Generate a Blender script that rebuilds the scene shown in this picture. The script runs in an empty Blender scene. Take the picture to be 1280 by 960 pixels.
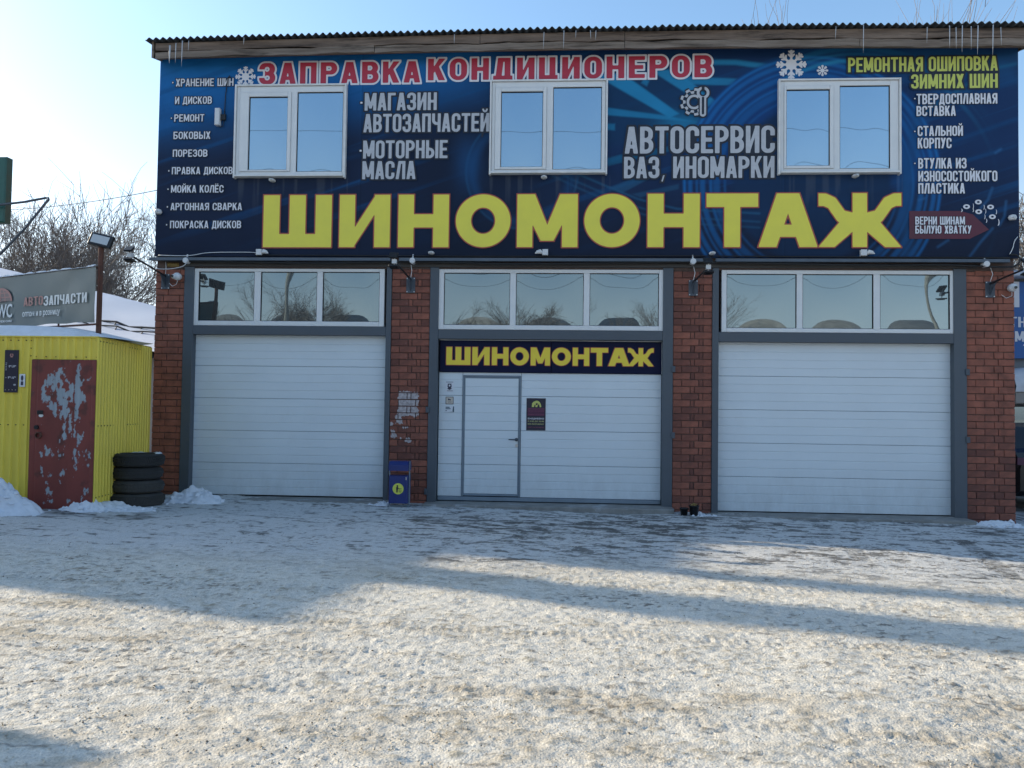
import bpy, bmesh, math, random
import numpy as np
from mathutils import Vector, Matrix
R = math.radians
scene = bpy.context.scene
COL = scene.collection
rng = random.Random(7)

# ------------------------------------------------------------------ camera, world, sun
CAM = Vector((6.2852, -12.0, 1.40))
YAW, PITCH, ROLL, FPX = -0.0607, 0.0331, 0.0137, 1000.0
_f = Vector((math.sin(YAW)*math.cos(PITCH), math.cos(YAW)*math.cos(PITCH), math.sin(PITCH)))
_r0 = Vector((math.cos(YAW), -math.sin(YAW), 0)); _u0 = _r0.cross(_f)
_r = math.cos(ROLL)*_r0 + math.sin(ROLL)*_u0
_u = -math.sin(ROLL)*_r0 + math.cos(ROLL)*_u0
cd = bpy.data.cameras.new("camera"); cam = bpy.data.objects.new("camera", cd); COL.objects.link(cam)
cam.matrix_world = Matrix(((_r.x, _u.x, -_f.x, CAM.x), (_r.y, _u.y, -_f.y, CAM.y), (_r.z, _u.z, -_f.z, CAM.z), (0, 0, 0, 1)))
cd.sensor_fit = 'HORIZONTAL'; cd.sensor_width = 36; cd.lens = 36*FPX/1280; cd.clip_end = 3000; cd.clip_start = 0.05
scene.camera = cam

SUN_AZ, SUN_EL = 74.0, 24.0        # degrees left of straight behind the building; elevation
world = bpy.data.worlds.new("World"); scene.world = world; world.use_nodes = True
wn = world.node_tree; wn.nodes.clear()
sky = wn.nodes.new('ShaderNodeTexSky'); sky.sky_type = 'NISHITA'; sky.sun_disc = False
sky.sun_elevation = R(SUN_EL); sky.sun_rotation = R(-SUN_AZ)
sky.air_density = 1.0; sky.dust_density = 1.3; sky.ozone_density = 2.0; sky.altitude = 100
bg = wn.nodes.new('ShaderNodeBackground'); bg.inputs['Strength'].default_value = 0.10
wo = wn.nodes.new('ShaderNodeOutputWorld')
# pale winter haze towards the horizon all round, slightly deeper blue above
tcw = wn.nodes.new('ShaderNodeTexCoord'); sx_ = wn.nodes.new('ShaderNodeSeparateXYZ'); wn.links.new(tcw.outputs['Generated'], sx_.inputs[0])
hz = wn.nodes.new('ShaderNodeMapRange'); hz.interpolation_type = 'SMOOTHSTEP'; hz.inputs['From Min'].default_value = 0.0; hz.inputs['From Max'].default_value = .45; hz.inputs['To Min'].default_value = .85; hz.inputs['To Max'].default_value = .0
wn.links.new(sx_.outputs['Z'], hz.inputs['Value'])
bw = wn.nodes.new('ShaderNodeRGBToBW'); wn.links.new(sky.outputs[0], bw.inputs[0])
tint = wn.nodes.new('ShaderNodeMix'); tint.data_type = 'RGBA'; tint.blend_type = 'MULTIPLY'; tint.inputs['Factor'].default_value = 1; wn.links.new(bw.outputs[0], tint.inputs['A']); tint.inputs['B'].default_value = (.86, .94, 1.05, 1)
deep = wn.nodes.new('ShaderNodeMix'); deep.data_type = 'RGBA'; deep.blend_type = 'MULTIPLY'; deep.inputs['Factor'].default_value = 1; wn.links.new(sky.outputs[0], deep.inputs['A']); deep.inputs['B'].default_value = (.89, 1.0, 1.0, 1)
mixw = wn.nodes.new('ShaderNodeMix'); mixw.data_type = 'RGBA'; wn.links.new(hz.outputs[0], mixw.inputs['Factor']); wn.links.new(deep.outputs['Result'], mixw.inputs['A']); wn.links.new(tint.outputs['Result'], mixw.inputs['B'])
wn.links.new(mixw.outputs['Result'], bg.inputs[0]); wn.links.new(bg.outputs[0], wo.inputs[0])
sl = bpy.data.lights.new("sun", 'SUN'); sl.energy = 2.3; sl.angle = R(0.53); sl.color = (1.0, 0.86, 0.64)
sun = bpy.data.objects.new("sun", sl); COL.objects.link(sun)
to_sun = Vector((-math.sin(R(SUN_AZ))*math.cos(R(SUN_EL)), math.cos(R(SUN_AZ))*math.cos(R(SUN_EL)), math.sin(R(SUN_EL))))
sun.rotation_euler = to_sun.to_track_quat('Z', 'Y').to_euler(); sun.location = (-20, 10, 20)
scene.view_settings.view_transform = 'Standard'; scene.view_settings.look = 'None'
scene.view_settings.exposure = 1.55; scene.view_settings.gamma = 1.0
scene.render.engine = 'CYCLES'
scene.cycles.use_denoising = True
scene.cycles.max_bounces = 6

# ------------------------------------------------------------------ helpers
def at(px, py, Y):
    """point on the plane Y = const behind a pixel of the 1280 x 960 photograph (used to read off real positions)"""
    d = _f + _r*((px-640)/FPX) - _u*((py-480)/FPX)
    return CAM + d*((Y-CAM.y)/d.y)
def X(px, py, Y=0.0): return at(px, py, Y).x
def Z(px, py, Y=0.0): return at(px, py, Y).z
def gz(x): return 0.04 - 0.0135*min(max(x, -5), 16)

def tag(o, label=None, cat=None, group=None, kind=None):
    if label: o['label'] = label
    if cat: o['category'] = cat
    if group: o['group'] = group
    if kind: o['kind'] = kind
    return o
def empty(name, loc, label, cat, group=None, rz=0):
    o = bpy.data.objects.new(name, None); COL.objects.link(o); o.location = loc; o.rotation_euler[2] = rz
    o.empty_display_size = 0.2
    return tag(o, label, cat, group)

class MB:
    """collects geometry in world coordinates and links it as one mesh object"""
    def __init__(s): s.v = []; s.f = []; s.mi = []; s.sm = []; s.cur = 0; s.smooth = False
    def add(s, vs, fs):
        n = len(s.v); s.v.extend([tuple(v) for v in vs])
        for f in fs: s.f.append(tuple(i+n for i in f)); s.mi.append(s.cur); s.sm.append(s.smooth)
    def box(s, x0, x1, y0, y1, z0, z1):
        s.add([(x0,y0,z0),(x1,y0,z0),(x1,y1,z0),(x0,y1,z0),(x0,y0,z1),(x1,y0,z1),(x1,y1,z1),(x0,y1,z1)],
              [(0,3,2,1),(4,5,6,7),(0,1,5,4),(1,2,6,5),(2,3,7,6),(3,0,4,7)]); return s
    def bbox(s, x0, x1, y0, y1, z0, z1, b=0.004):
        """box with front edges chamfered (front is -Y)"""
        s.add([(x0,y0+b,z0),(x1,y0+b,z0),(x1,y0+b,z1),(x0,y0+b,z1),
               (x0+b,y0,z0+b),(x1-b,y0,z0+b),(x1-b,y0,z1-b),(x0+b,y0,z1-b),
               (x0,y1,z0),(x1,y1,z0),(x1,y1,z1),(x0,y1,z1)],
              [(4,5,6,7),(0,1,5,4),(1,2,6,5),(2,3,7,6),(3,0,4,7),(8,9,1,0),(9,10,2,1),(10,11,3,2),(11,8,0,3),(11,10,9,8)]); return s
    def quadplate(s, pts, y0, y1):
        """4 (x,z) points extruded in Y"""
        n = len(pts)
        vs = [(p[0], y0, p[1]) for p in pts]+[(p[0], y1, p[1]) for p in pts]
        fs = [tuple(range(n)), tuple(range(2*n-1, n-1, -1))]+[((i+1) % n, i, i+n, (i+1) % n+n) for i in range(n)]
        s.add(vs, fs); return s
    def tube(s, pts, r, n=8, cap=True):
        pts = [Vector(p) for p in pts]; m = len(pts)
        rs = r if isinstance(r, (list, tuple)) else [r]*m
        rings = []; prev = None
        for i, p in enumerate(pts):
            t = (pts[min(i+1, m-1)]-pts[max(i-1, 0)])
            if t.length < 1e-9: t = Vector((0, 0, 1))
            t.normalize()
            a = prev if prev is not None else (Vector((0, 0, 1)) if abs(t.z) < .9 else Vector((1, 0, 0)))
            a = (a - t*a.dot(t))
            if a.length < 1e-6: a = t.orthogonal()
            a.normalize(); b = t.cross(a); prev = a
            rings.append([p+(a*math.cos(2*math.pi*k/n)+b*math.sin(2*math.pi*k/n))*rs[i] for k in range(n)])
        vs = [v for ring in rings for v in ring]; fs = []
        for i in range(m-1):
            for k in range(n):
                fs.append((i*n+k, i*n+(k+1) % n, (i+1)*n+(k+1) % n, (i+1)*n+k))
        if cap: fs.append(tuple(range(n-1, -1, -1))); fs.append(tuple((m-1)*n+k for k in range(n)))
        s.add(vs, fs); return s
    def lathe(s, prof, c, axis='Z', n=32):
        """prof = [(r, h)]; revolve about axis through c"""
        vs = []; c = Vector(c)
        for r, h in prof:
            for k in range(n):
                a = 2*math.pi*k/n; x, y = r*math.cos(a), r*math.sin(a)
                vs.append(c+(Vector((x, y, h)) if axis == 'Z' else Vector((x, -h, y)) if axis == 'Y' else Vector((h, x, y))))
        fs = []
        for i in range(len(prof)-1):
            for k in range(n): fs.append((i*n+k, i*n+(k+1) % n, (i+1)*n+(k+1) % n, (i+1)*n+k))
        s.add(vs, fs); return s
    def disc(s, c, rx, rz, y1, n=20):
        """disc facing -Y with depth"""
        return s.quadplate([(c[0]+rx*math.cos(-2*math.pi*k/n), c[2]+rz*math.sin(-2*math.pi*k/n)) for k in range(n)][::-1], c[1], y1)
    def build(s, name, mats, parent=None, origin=None, label=None, cat=None, group=None, kind=None):
        me = bpy.data.meshes.new(name)
        o0 = Vector(origin) if origin is not None else (Vector(parent.location) if parent is not None else Vector((0, 0, 0)))
        inv = Matrix.Translation(-o0)
        if parent is not None:
            inv = parent_world(parent).inverted(); 
        if origin is not None and parent is not None:
            inv = (parent_world(parent) @ Matrix.Translation(parent_world(parent).inverted() @ Vector(origin))).inverted()
        me.from_pydata([tuple(inv @ Vector(v)) for v in s.v], [], s.f)
        mats = mats if isinstance(mats, (list, tuple)) else [mats]
        for m in mats: me.materials.append(m)
        me.polygons.foreach_set('material_index', s.mi)
        me.polygons.foreach_set('use_smooth', s.sm)
        me.update()
        o = bpy.data.objects.new(name, me); COL.objects.link(o)
        if parent is not None:
            o.parent = parent
            if origin is not None: o.location = parent_world(parent).inverted() @ Vector(origin)
        else: o.location = o0
        return tag(o, label, cat, group, kind)
def parent_world(o):
    m = Matrix.LocRotScale(o.location, o.rotation_euler, o.scale)
    return parent_world(o.parent) @ m if o.parent else m

def copy_tree(o, parent=None):
    c = o.copy(); COL.objects.link(c); c.parent = parent
    for ch in [x for x in COL.objects if x.parent == o]: copy_tree(ch, c)
    return c

# ------------------------------------------------------------------ materials
def mat(name, col, rough=0.6, metal=0.0, var=0.0, vscale=6.0, bump=0.0, bscale=40.0, stretch=(1, 1, 1), spec=0.5, col2=None, rand=0.0, dirt=None, streak=0.0, attr=None):
    m = bpy.data.materials.new(name); m.use_nodes = True; nt = m.node_tree; N = nt.nodes; L = nt.links
    b = N['Principled BSDF']; b.inputs['Roughness'].default_value = rough; b.inputs['Metallic'].default_value = metal
    b.inputs['Specular IOR Level'].default_value = spec
    base = N.new('ShaderNodeRGB'); base.outputs[0].default_value = (*col, 1); cur = base.outputs[0]
    if attr:
        a = N.new('ShaderNodeAttribute'); a.attribute_name = attr; cur = a.outputs['Color']
    tc = N.new('ShaderNodeTexCoord'); mp = N.new('ShaderNodeMapping'); mp.inputs['Scale'].default_value = stretch
    L.new(tc.outputs['Object'], mp.inputs['Vector'])
    if rand or (col2 and rand >= 0 and var == 0):
        oi = N.new('ShaderNodeObjectInfo'); mm = N.new('ShaderNodeMix'); mm.data_type = 'RGBA'
        L.new(oi.outputs['Random'], mm.inputs['Factor']); L.new(cur, mm.inputs['A']); c2 = col2 or tuple(c*(1-rand) for c in col)
        mm.inputs['B'].default_value = (*c2, 1); cur = mm.outputs['Result']
    if var:
        n = N.new('ShaderNodeTexNoise'); n.inputs['Scale'].default_value = vscale; n.inputs['Detail'].default_value = 7; n.inputs['Roughness'].default_value = .62
        L.new(mp.outputs[0], n.inputs['Vector'])
        mr = N.new('ShaderNodeMapRange'); mr.inputs['From Min'].default_value = .3; mr.inputs['From Max'].default_value = .7
        L.new(n.outputs['Fac'], mr.inputs['Value'])
        mm = N.new('ShaderNodeMix'); mm.data_type = 'RGBA'; mm.blend_type = 'MIX' if (col2 and not rand) else 'MULTIPLY'
        L.new(cur, mm.inputs['A'])
        if col2 and not rand:
            L.new(mr.outputs[0], mm.inputs['Factor']); mm.inputs['B'].default_value = (*col2, 1)
        else:
            mm.inputs['Factor'].default_value = 1
            mr.inputs['To Min'].default_value = 1-var; mr.inputs['To Max'].default_value = 1+var*.5
            L.new(mr.outputs[0], mm.inputs['B'])
        cur = mm.outputs['Result']
        mr2 = N.new('ShaderNodeMapRange'); mr2.inputs['From Min'].default_value = .3; mr2.inputs['From Max'].default_value = .7
        mr2.inputs['To Min'].default_value = max(rough-.1, 0.02); mr2.inputs['To Max'].default_value = min(rough+.12, 1)
        L.new(n.outputs['Fac'], mr2.inputs['Value']); L.new(mr2.outputs[0], b.inputs['Roughness'])
    if dirt:
        n2 = N.new('ShaderNodeTexNoise'); n2.inputs['Scale'].default_value = dirt[1]; n2.inputs['Detail'].default_value = 10; n2.inputs['Roughness'].default_value = .7
        L.new(mp.outputs[0], n2.inputs['Vector'])
        mr = N.new('ShaderNodeMapRange'); mr.inputs['From Min'].default_value = dirt[2]; mr.inputs['From Max'].default_value = dirt[2]+.12
        mr.inputs['To Max'].default_value = dirt[3]
        L.new(n2.outputs['Fac'], mr.inputs['Value'])
        mm = N.new('ShaderNodeMix'); mm.data_type = 'RGBA'; L.new(mr.outputs[0], mm.inputs['Factor']); L.new(cur, mm.inputs['A'])
        mm.inputs['B'].default_value = (*dirt[0], 1); cur = mm.outputs['Result']
    L.new(cur, b.inputs['Base Color'])
    if bump:
        n = N.new('ShaderNodeTexNoise'); n.inputs['Scale'].default_value = bscale; n.inputs['Detail'].default_value = 6
        L.new(mp.outputs[0], n.inputs['Vector']); bp = N.new('ShaderNodeBump'); bp.inputs['Strength'].default_value = bump; bp.inputs['Distance'].default_value = .01
        L.new(n.outputs['Fac'], bp.inputs['Height']); L.new(bp.outputs[0], b.inputs['Normal'])
    return m

M = {}
M['brick'] = mat('brick_red', (.31, .108, .070), .85, col2=(.15, .056, .042), rand=.3, var=.5, vscale=5, bump=.6, bscale=70, dirt=((.30, .20, .17), 7, .62, .35))
M['brick_pale'] = mat('brick_whitewashed', (.50, .44, .43), .85, var=.4, vscale=14, bump=.5, bscale=70, dirt=((.22, .09, .06), 22, .52, .9))
M['mortar'] = mat('mortar_dark', (.105, .072, .062), .95, var=.4, vscale=12, bump=.5)
M['steel'] = mat('grey_painted_steel', (.070, .086, .105), .55, var=.12, vscale=3, bump=.08, bscale=30)
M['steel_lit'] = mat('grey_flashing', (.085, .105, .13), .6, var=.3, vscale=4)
M['black_gap'] = mat('black_rubber_seal', (.006, .006, .007), .8)
M['door'] = mat('white_door_panel', (.61, .665, .70), .42, var=.05, vscale=1.2, bump=.05, bscale=120, dirt=((.50, .52, .54), 1.3, .60, .25))
def splash(m):
    nt = m.node_tree; N = nt.nodes; L = nt.links; b = N['Principled BSDF']; src = b.inputs['Base Color'].links[0].from_socket
    g = N.new('ShaderNodeNewGeometry'); sx = N.new('ShaderNodeSeparateXYZ'); L.new(g.outputs['Position'], sx.inputs[0])
    mr = N.new('ShaderNodeMapRange'); mr.inputs['From Min'].default_value = .75; mr.inputs['From Max'].default_value = .0; L.new(sx.outputs['Z'], mr.inputs['Value'])
    mp = N.new('ShaderNodeMapping'); mp.inputs['Scale'].default_value = (3, 1, 1.2); L.new(g.outputs['Position'], mp.inputs[0])
    n = N.new('ShaderNodeTexNoise'); n.inputs['Scale'].default_value = 2.2; n.inputs['Detail'].default_value = 9; n.inputs['Roughness'].default_value = .75; L.new(mp.outputs[0], n.inputs['Vector'])
    m2 = N.new('ShaderNodeMapRange'); m2.inputs['From Min'].default_value = .35; m2.inputs['From Max'].default_value = .75; m2.inputs['To Max'].default_value = .4; L.new(n.outputs['Fac'], m2.inputs['Value'])
    mu = N.new('ShaderNodeMath'); mu.operation = 'MULTIPLY'; L.new(mr.outputs[0], mu.inputs[0]); L.new(m2.outputs[0], mu.inputs[1])
    mx = N.new('ShaderNodeMix'); mx.data_type = 'RGBA'; L.new(mu.outputs[0], mx.inputs['Factor']); L.new(src, mx.inputs['A']); mx.inputs['B'].default_value = (.30, .30, .29, 1); L.new(mx.outputs['Result'], b.inputs['Base Color'])
splash(M['door'])
M['alu'] = mat('grey_aluminium', (.19, .24, .29), .45, metal=.25, var=.12, vscale=6)
M['pvc'] = mat('white_pvc', (.66, .67, .67), .38, var=.05, vscale=5)
M['pvc_dirty'] = mat('white_pvc_sill', (.68, .68, .67), .5, var=.12, vscale=8)
M['yellow'] = mat('print_yellow', (.76, .67, .075), .5, var=.05, vscale=3)
M['orange_edge'] = mat('print_red_edge', (.36, .075, .045), .5)
M['yellow2'] = mat('sign_yellow', (.80, .60, .045), .5)
M['crimson'] = mat('print_crimson', (.42, .025, .055), .5)
M['print_white'] = mat('print_white', (.66, .66, .70), .5)
M['print_grey'] = mat('print_silver', (.46, .47, .50), .5, var=.1, vscale=20)
M['print_dark'] = mat('print_shadow_navy', (.006, .010, .022), .5)
M['print_lime'] = mat('print_lime', (.52, .56, .11), .5)
M['navy_panel'] = mat('navy_panel', (.006, .009, .036), .5, var=.1, vscale=4, spec=.12)
M['banner'] = mat('banner_print', (1, 1, 1), .55, attr='Col', spec=.15, bump=.06, bscale=2.5)
M['wood'] = mat('weathered_wood', (.235, .175, .135), .9, col2=(.085, .06, .048), var=.5, vscale=3.2, stretch=(.35, 4, 4), bump=.9, bscale=30, dirt=((.03, .022, .018), 2.2, .53, .85))
M['wood2'] = mat('weathered_wood_pale', (.27, .22, .18), .9, col2=(.12, .09, .07), var=.5, vscale=3.2, stretch=(.35, 4, 4), bump=.9, bscale=30, dirt=((.035, .026, .02), 2.2, .53, .8))
M['slate'] = mat('corrugated_slate', (.035, .042, .05), .85, var=.3, vscale=5, bump=.3)
M['band'] = mat('painted_band', (.055, .052, .05), .7, var=.25, vscale=4, stretch=(1, 1, .4))
M['cable'] = mat('black_cable', (.008, .008, .009), .5)
M['white_plastic'] = mat('white_plastic', (.60, .61, .62), .4, var=.08, vscale=30)
M['dark_metal'] = mat('dark_metal', (.02, .022, .026), .45, metal=.4)
M['black_glass'] = mat('lens_black', (.004, .004, .005), .08)
M['lampglass'] = mat('lamp_glass', (.45, .47, .48), .25, spec=.6)
M['plate'] = mat('grey_plate', (.060, .075, .095), .5, var=.15, vscale=8)
M['screw'] = mat('screw_zinc', (.5, .5, .5), .35, metal=.8)
M['concrete'] = mat('wet_concrete', (.23, .225, .21), .75, var=.35, vscale=5, bump=.3, bscale=40, dirt=((.45, .47, .5), 3, .56, .7))
M['plaster'] = mat('brick_side_wall', (.17, .07, .05), .9, var=.3, vscale=6, bump=.3)
M['shed_yellow'] = mat('yellow_sheet_metal', (.76, .60, .08), .42, var=.14, vscale=2.5, stretch=(1, 1, .35), dirt=((.30, .26, .05), 3.5, .62, .5))
M['rust'] = mat('rusty_steel', (.11, .045, .03), .8, var=.4, vscale=15, bump=.3)
M['tyre'] = mat('tyre_rubber', (.028, .028, .028), .8, var=.4, vscale=10, bump=.4, bscale=60, dirt=((.06, .06, .055), 6, .6, .5))
M['tyre2'] = mat('tyre_rubber_dusty', (.052, .050, .046), .85, var=.4, vscale=8, bump=.5, bscale=50, dirt=((.09, .09, .085), 6, .58, .6))
M['bin'] = mat('bin_blue', (.012, .028, .15), .38, var=.15, vscale=6, bump=.05)
M['bin_yellow'] = mat('sticker_lime', (.62, .64, .09), .5)
M['board_grey'] = mat('billboard_vinyl', (.115, .142, .140), .5, var=.10, vscale=1.2, bump=.15, bscale=2.5)
M['board_pink'] = mat('billboard_rose', (.36, .17, .15), .55)
M['board_white'] = mat('billboard_white', (.66, .67, .66), .55)
M['bark'] = mat('tree_bark', (.20, .17, .15), .9, var=.3, vscale=8)  # bark lightened: the glare over the trees is put into its colour
M['seed'] = mat('dry_seed_clusters', (.13, .105, .085), .9)
M['green_sign'] = mat('green_sign', (.008, .085, .065), .4, var=.06)
M['blue_banner'] = mat('blue_banner_right', (.012, .10, .33), .5, var=.2, vscale=2)
M['paint_grey'] = mat('grey_wall_right', (.16, .18, .20), .7, var=.2)
M['car'] = mat('black_car_paint', (.006, .007, .009), .25, spec=.5)
M['ice'] = mat('icicle_ice', (.42, .43, .45), .2, spec=.6)
M['poster_dark'] = mat('poster_black', (.012, .010, .028), .45)
M['poster_purple'] = mat('poster_purple', (.075, .012, .045), .5)
M['foam'] = mat('yellow_foam', (.22, .15, .05), .95, var=.5, vscale=20, bump=.8)
M['far_wall'] = mat('far_wall_plaster', (.34, .31, .28), .9, var=.2, vscale=.8)
M['old_roof'] = mat('thawed_grey_roof', (.26, .25, .24), .85, var=.4, vscale=1.5)
M['snowroof'] = mat('roof_snow', (.50, .55, .64), .8, var=.06, vscale=.7, bump=.4, bscale=4)

def glass(name, tint, refl, inside):
    m = bpy.data.materials.new(name); m.use_nodes = True; nt = m.node_tree; N = nt.nodes; L = nt.links
    b = N['Principled BSDF']; b.inputs['Base Color'].default_value = (*inside, 1); b.inputs['Roughness'].default_value = .35
    g = N.new('ShaderNodeBsdfGlossy'); g.inputs['Color'].default_value = (*tint, 1); g.inputs['Roughness'].default_value = .015
    mx = N.new('ShaderNodeMixShader'); lw = N.new('ShaderNodeLayerWeight'); lw.inputs['Blend'].default_value = .25
    mr = N.new('ShaderNodeMapRange'); mr.inputs['To Min'].default_value = refl; mr.inputs['To Max'].default_value = 1.0
    L.new(lw.outputs['Facing'], mr.inputs['Value']); L.new(mr.outputs[0], mx.inputs[0])
    mr.inputs['From Min'].default_value = .5
    L.new(b.outputs[0], mx.inputs[1]); L.new(g.outputs[0], mx.inputs[2]); L.new(mx.outputs[0], N['Material Output'].inputs['Surface'])
    return m
M['glass_up'] = glass('window_glass_upper', (.62, .80, .93), .55, (.05, .07, .09))
M['glass_low'] = glass('window_glass_lower', (.52, .64, .68), .36, (.020, .026, .028))

# ------------------------------------------------------------------ numpy value noise
def vnoise(x, y, seed=0):
    xi = np.floor(x).astype(np.int64); yi = np.floor(y).astype(np.int64); fx = x-xi; fy = y-yi
    fx = fx*fx*(3-2*fx); fy = fy*fy*(3-2*fy)
    def h(a, b):
        n = (a*374761393+b*668265263+seed*1442695041) & 0x7fffffff
        n = ((n ^ (n >> 13))*1274126177) & 0x7fffffff
        n = n ^ (n >> 16)
        return (n & 0xffff)/65535.0
    return (h(xi, yi)*(1-fx)+h(xi+1, yi)*fx)*(1-fy)+(h(xi, yi+1)*(1-fx)+h(xi+1, yi+1)*fx)*fy
def fbm(x, y, o=4, seed=0, g=.5):
    s = 0; a = 1; t = 0
    for k in range(o):
        s = s+a*vnoise(x*2**k+13.7*k, y*2**k+7.3*k, seed+k); t += a; a *= g
    return s/t
def sstep(a, b, x): t = np.clip((x-a)/(b-a), 0, 1); return t*t*(3-2*t)

# ------------------------------------------------------------------ lettering: signed distance glyphs turned into flat meshes
def B(x0, y0, x1, y1): return lambda x, y: np.maximum(np.maximum(x0-x, x-x1), np.maximum(y0-y, y-y1))
def PG(*p):
    a = sum(p[i][0]*p[(i+1) % len(p)][1]-p[(i+1) % len(p)][0]*p[i][1] for i in range(len(p)))
    if a < 0: p = p[::-1]
    def f(x, y):
        d = -1e9
        for i in range(len(p)):
            (ax, ay), (bx, by) = p[i], p[(i+1) % len(p)]; ex, ey = bx-ax, by-ay; l = math.hypot(ex, ey)+1e-9
            d = np.maximum(d, ((x-ax)*ey-(y-ay)*ex)/l)
        return d
    return f
def RR(x0, y0, x1, y1, r):
    cx, cy, hx, hy = (x0+x1)/2, (y0+y1)/2, (x1-x0)/2, (y1-y0)/2; r = min(r, hx, hy)
    def f(x, y):
        qx = np.abs(x-cx)-hx+r; qy = np.abs(y-cy)-hy+r
        return np.hypot(np.maximum(qx, 0), np.maximum(qy, 0))+np.minimum(np.maximum(qx, qy), 0)-r
    return f
def EL(x0, y0, x1, y1):
    cx, cy, a, b = (x0+x1)/2, (y0+y1)/2, (x1-x0)/2, (y1-y0)/2
    def f(x, y):
        k = np.hypot((x-cx)/a, (y-cy)/b); g = np.hypot((x-cx)/a**2, (y-cy)/b**2)+1e-9
        return k*(k-1)/g
    return f
def ST(pts, t):
    def f(x, y):
        d = 1e9
        for (ax, ay), (bx, by) in zip(pts, pts[1:]):
            ex, ey = bx-ax, by-ay; h = np.clip(((x-ax)*ex+(y-ay)*ey)/(ex*ex+ey*ey+1e-12), 0, 1)
            d = np.minimum(d, np.hypot(x-ax-ex*h, y-ay-ey*h))
        return d-t/2
    return f
def U(*fs): return lambda x, y: np.minimum.reduce([f(x, y) for f in fs])
def I(*fs): return lambda x, y: np.maximum.reduce([f(x, y)*np.ones_like(x) for f in fs])
def S(a, b): return lambda x, y: np.maximum(a(x, y), -b(x, y))
def FX(f, w): return lambda x, y: f(w-x, y)
def ring(x0, y0, x1, y1, t, h, st):
    if st == 'black': return S(EL(x0, y0, x1, y1), EL(x0+t, y0+h, x1-t, y1-h))
    r = (x1-x0)*(.46 if st != 'arial' else .5)
    return S(RR(x0, y0, x1, y1, r), RR(x0+t, y0+h, x1-t, y1-h, max(r-t*.9, .02)))
STY = {'bebas': (.46, .155, .145), 'arial': (.62, .17, .14), 'wide': (.80, .27, .18), 'black': (.95, .29, .25), 'small': (.50, .16, .14)}
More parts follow.
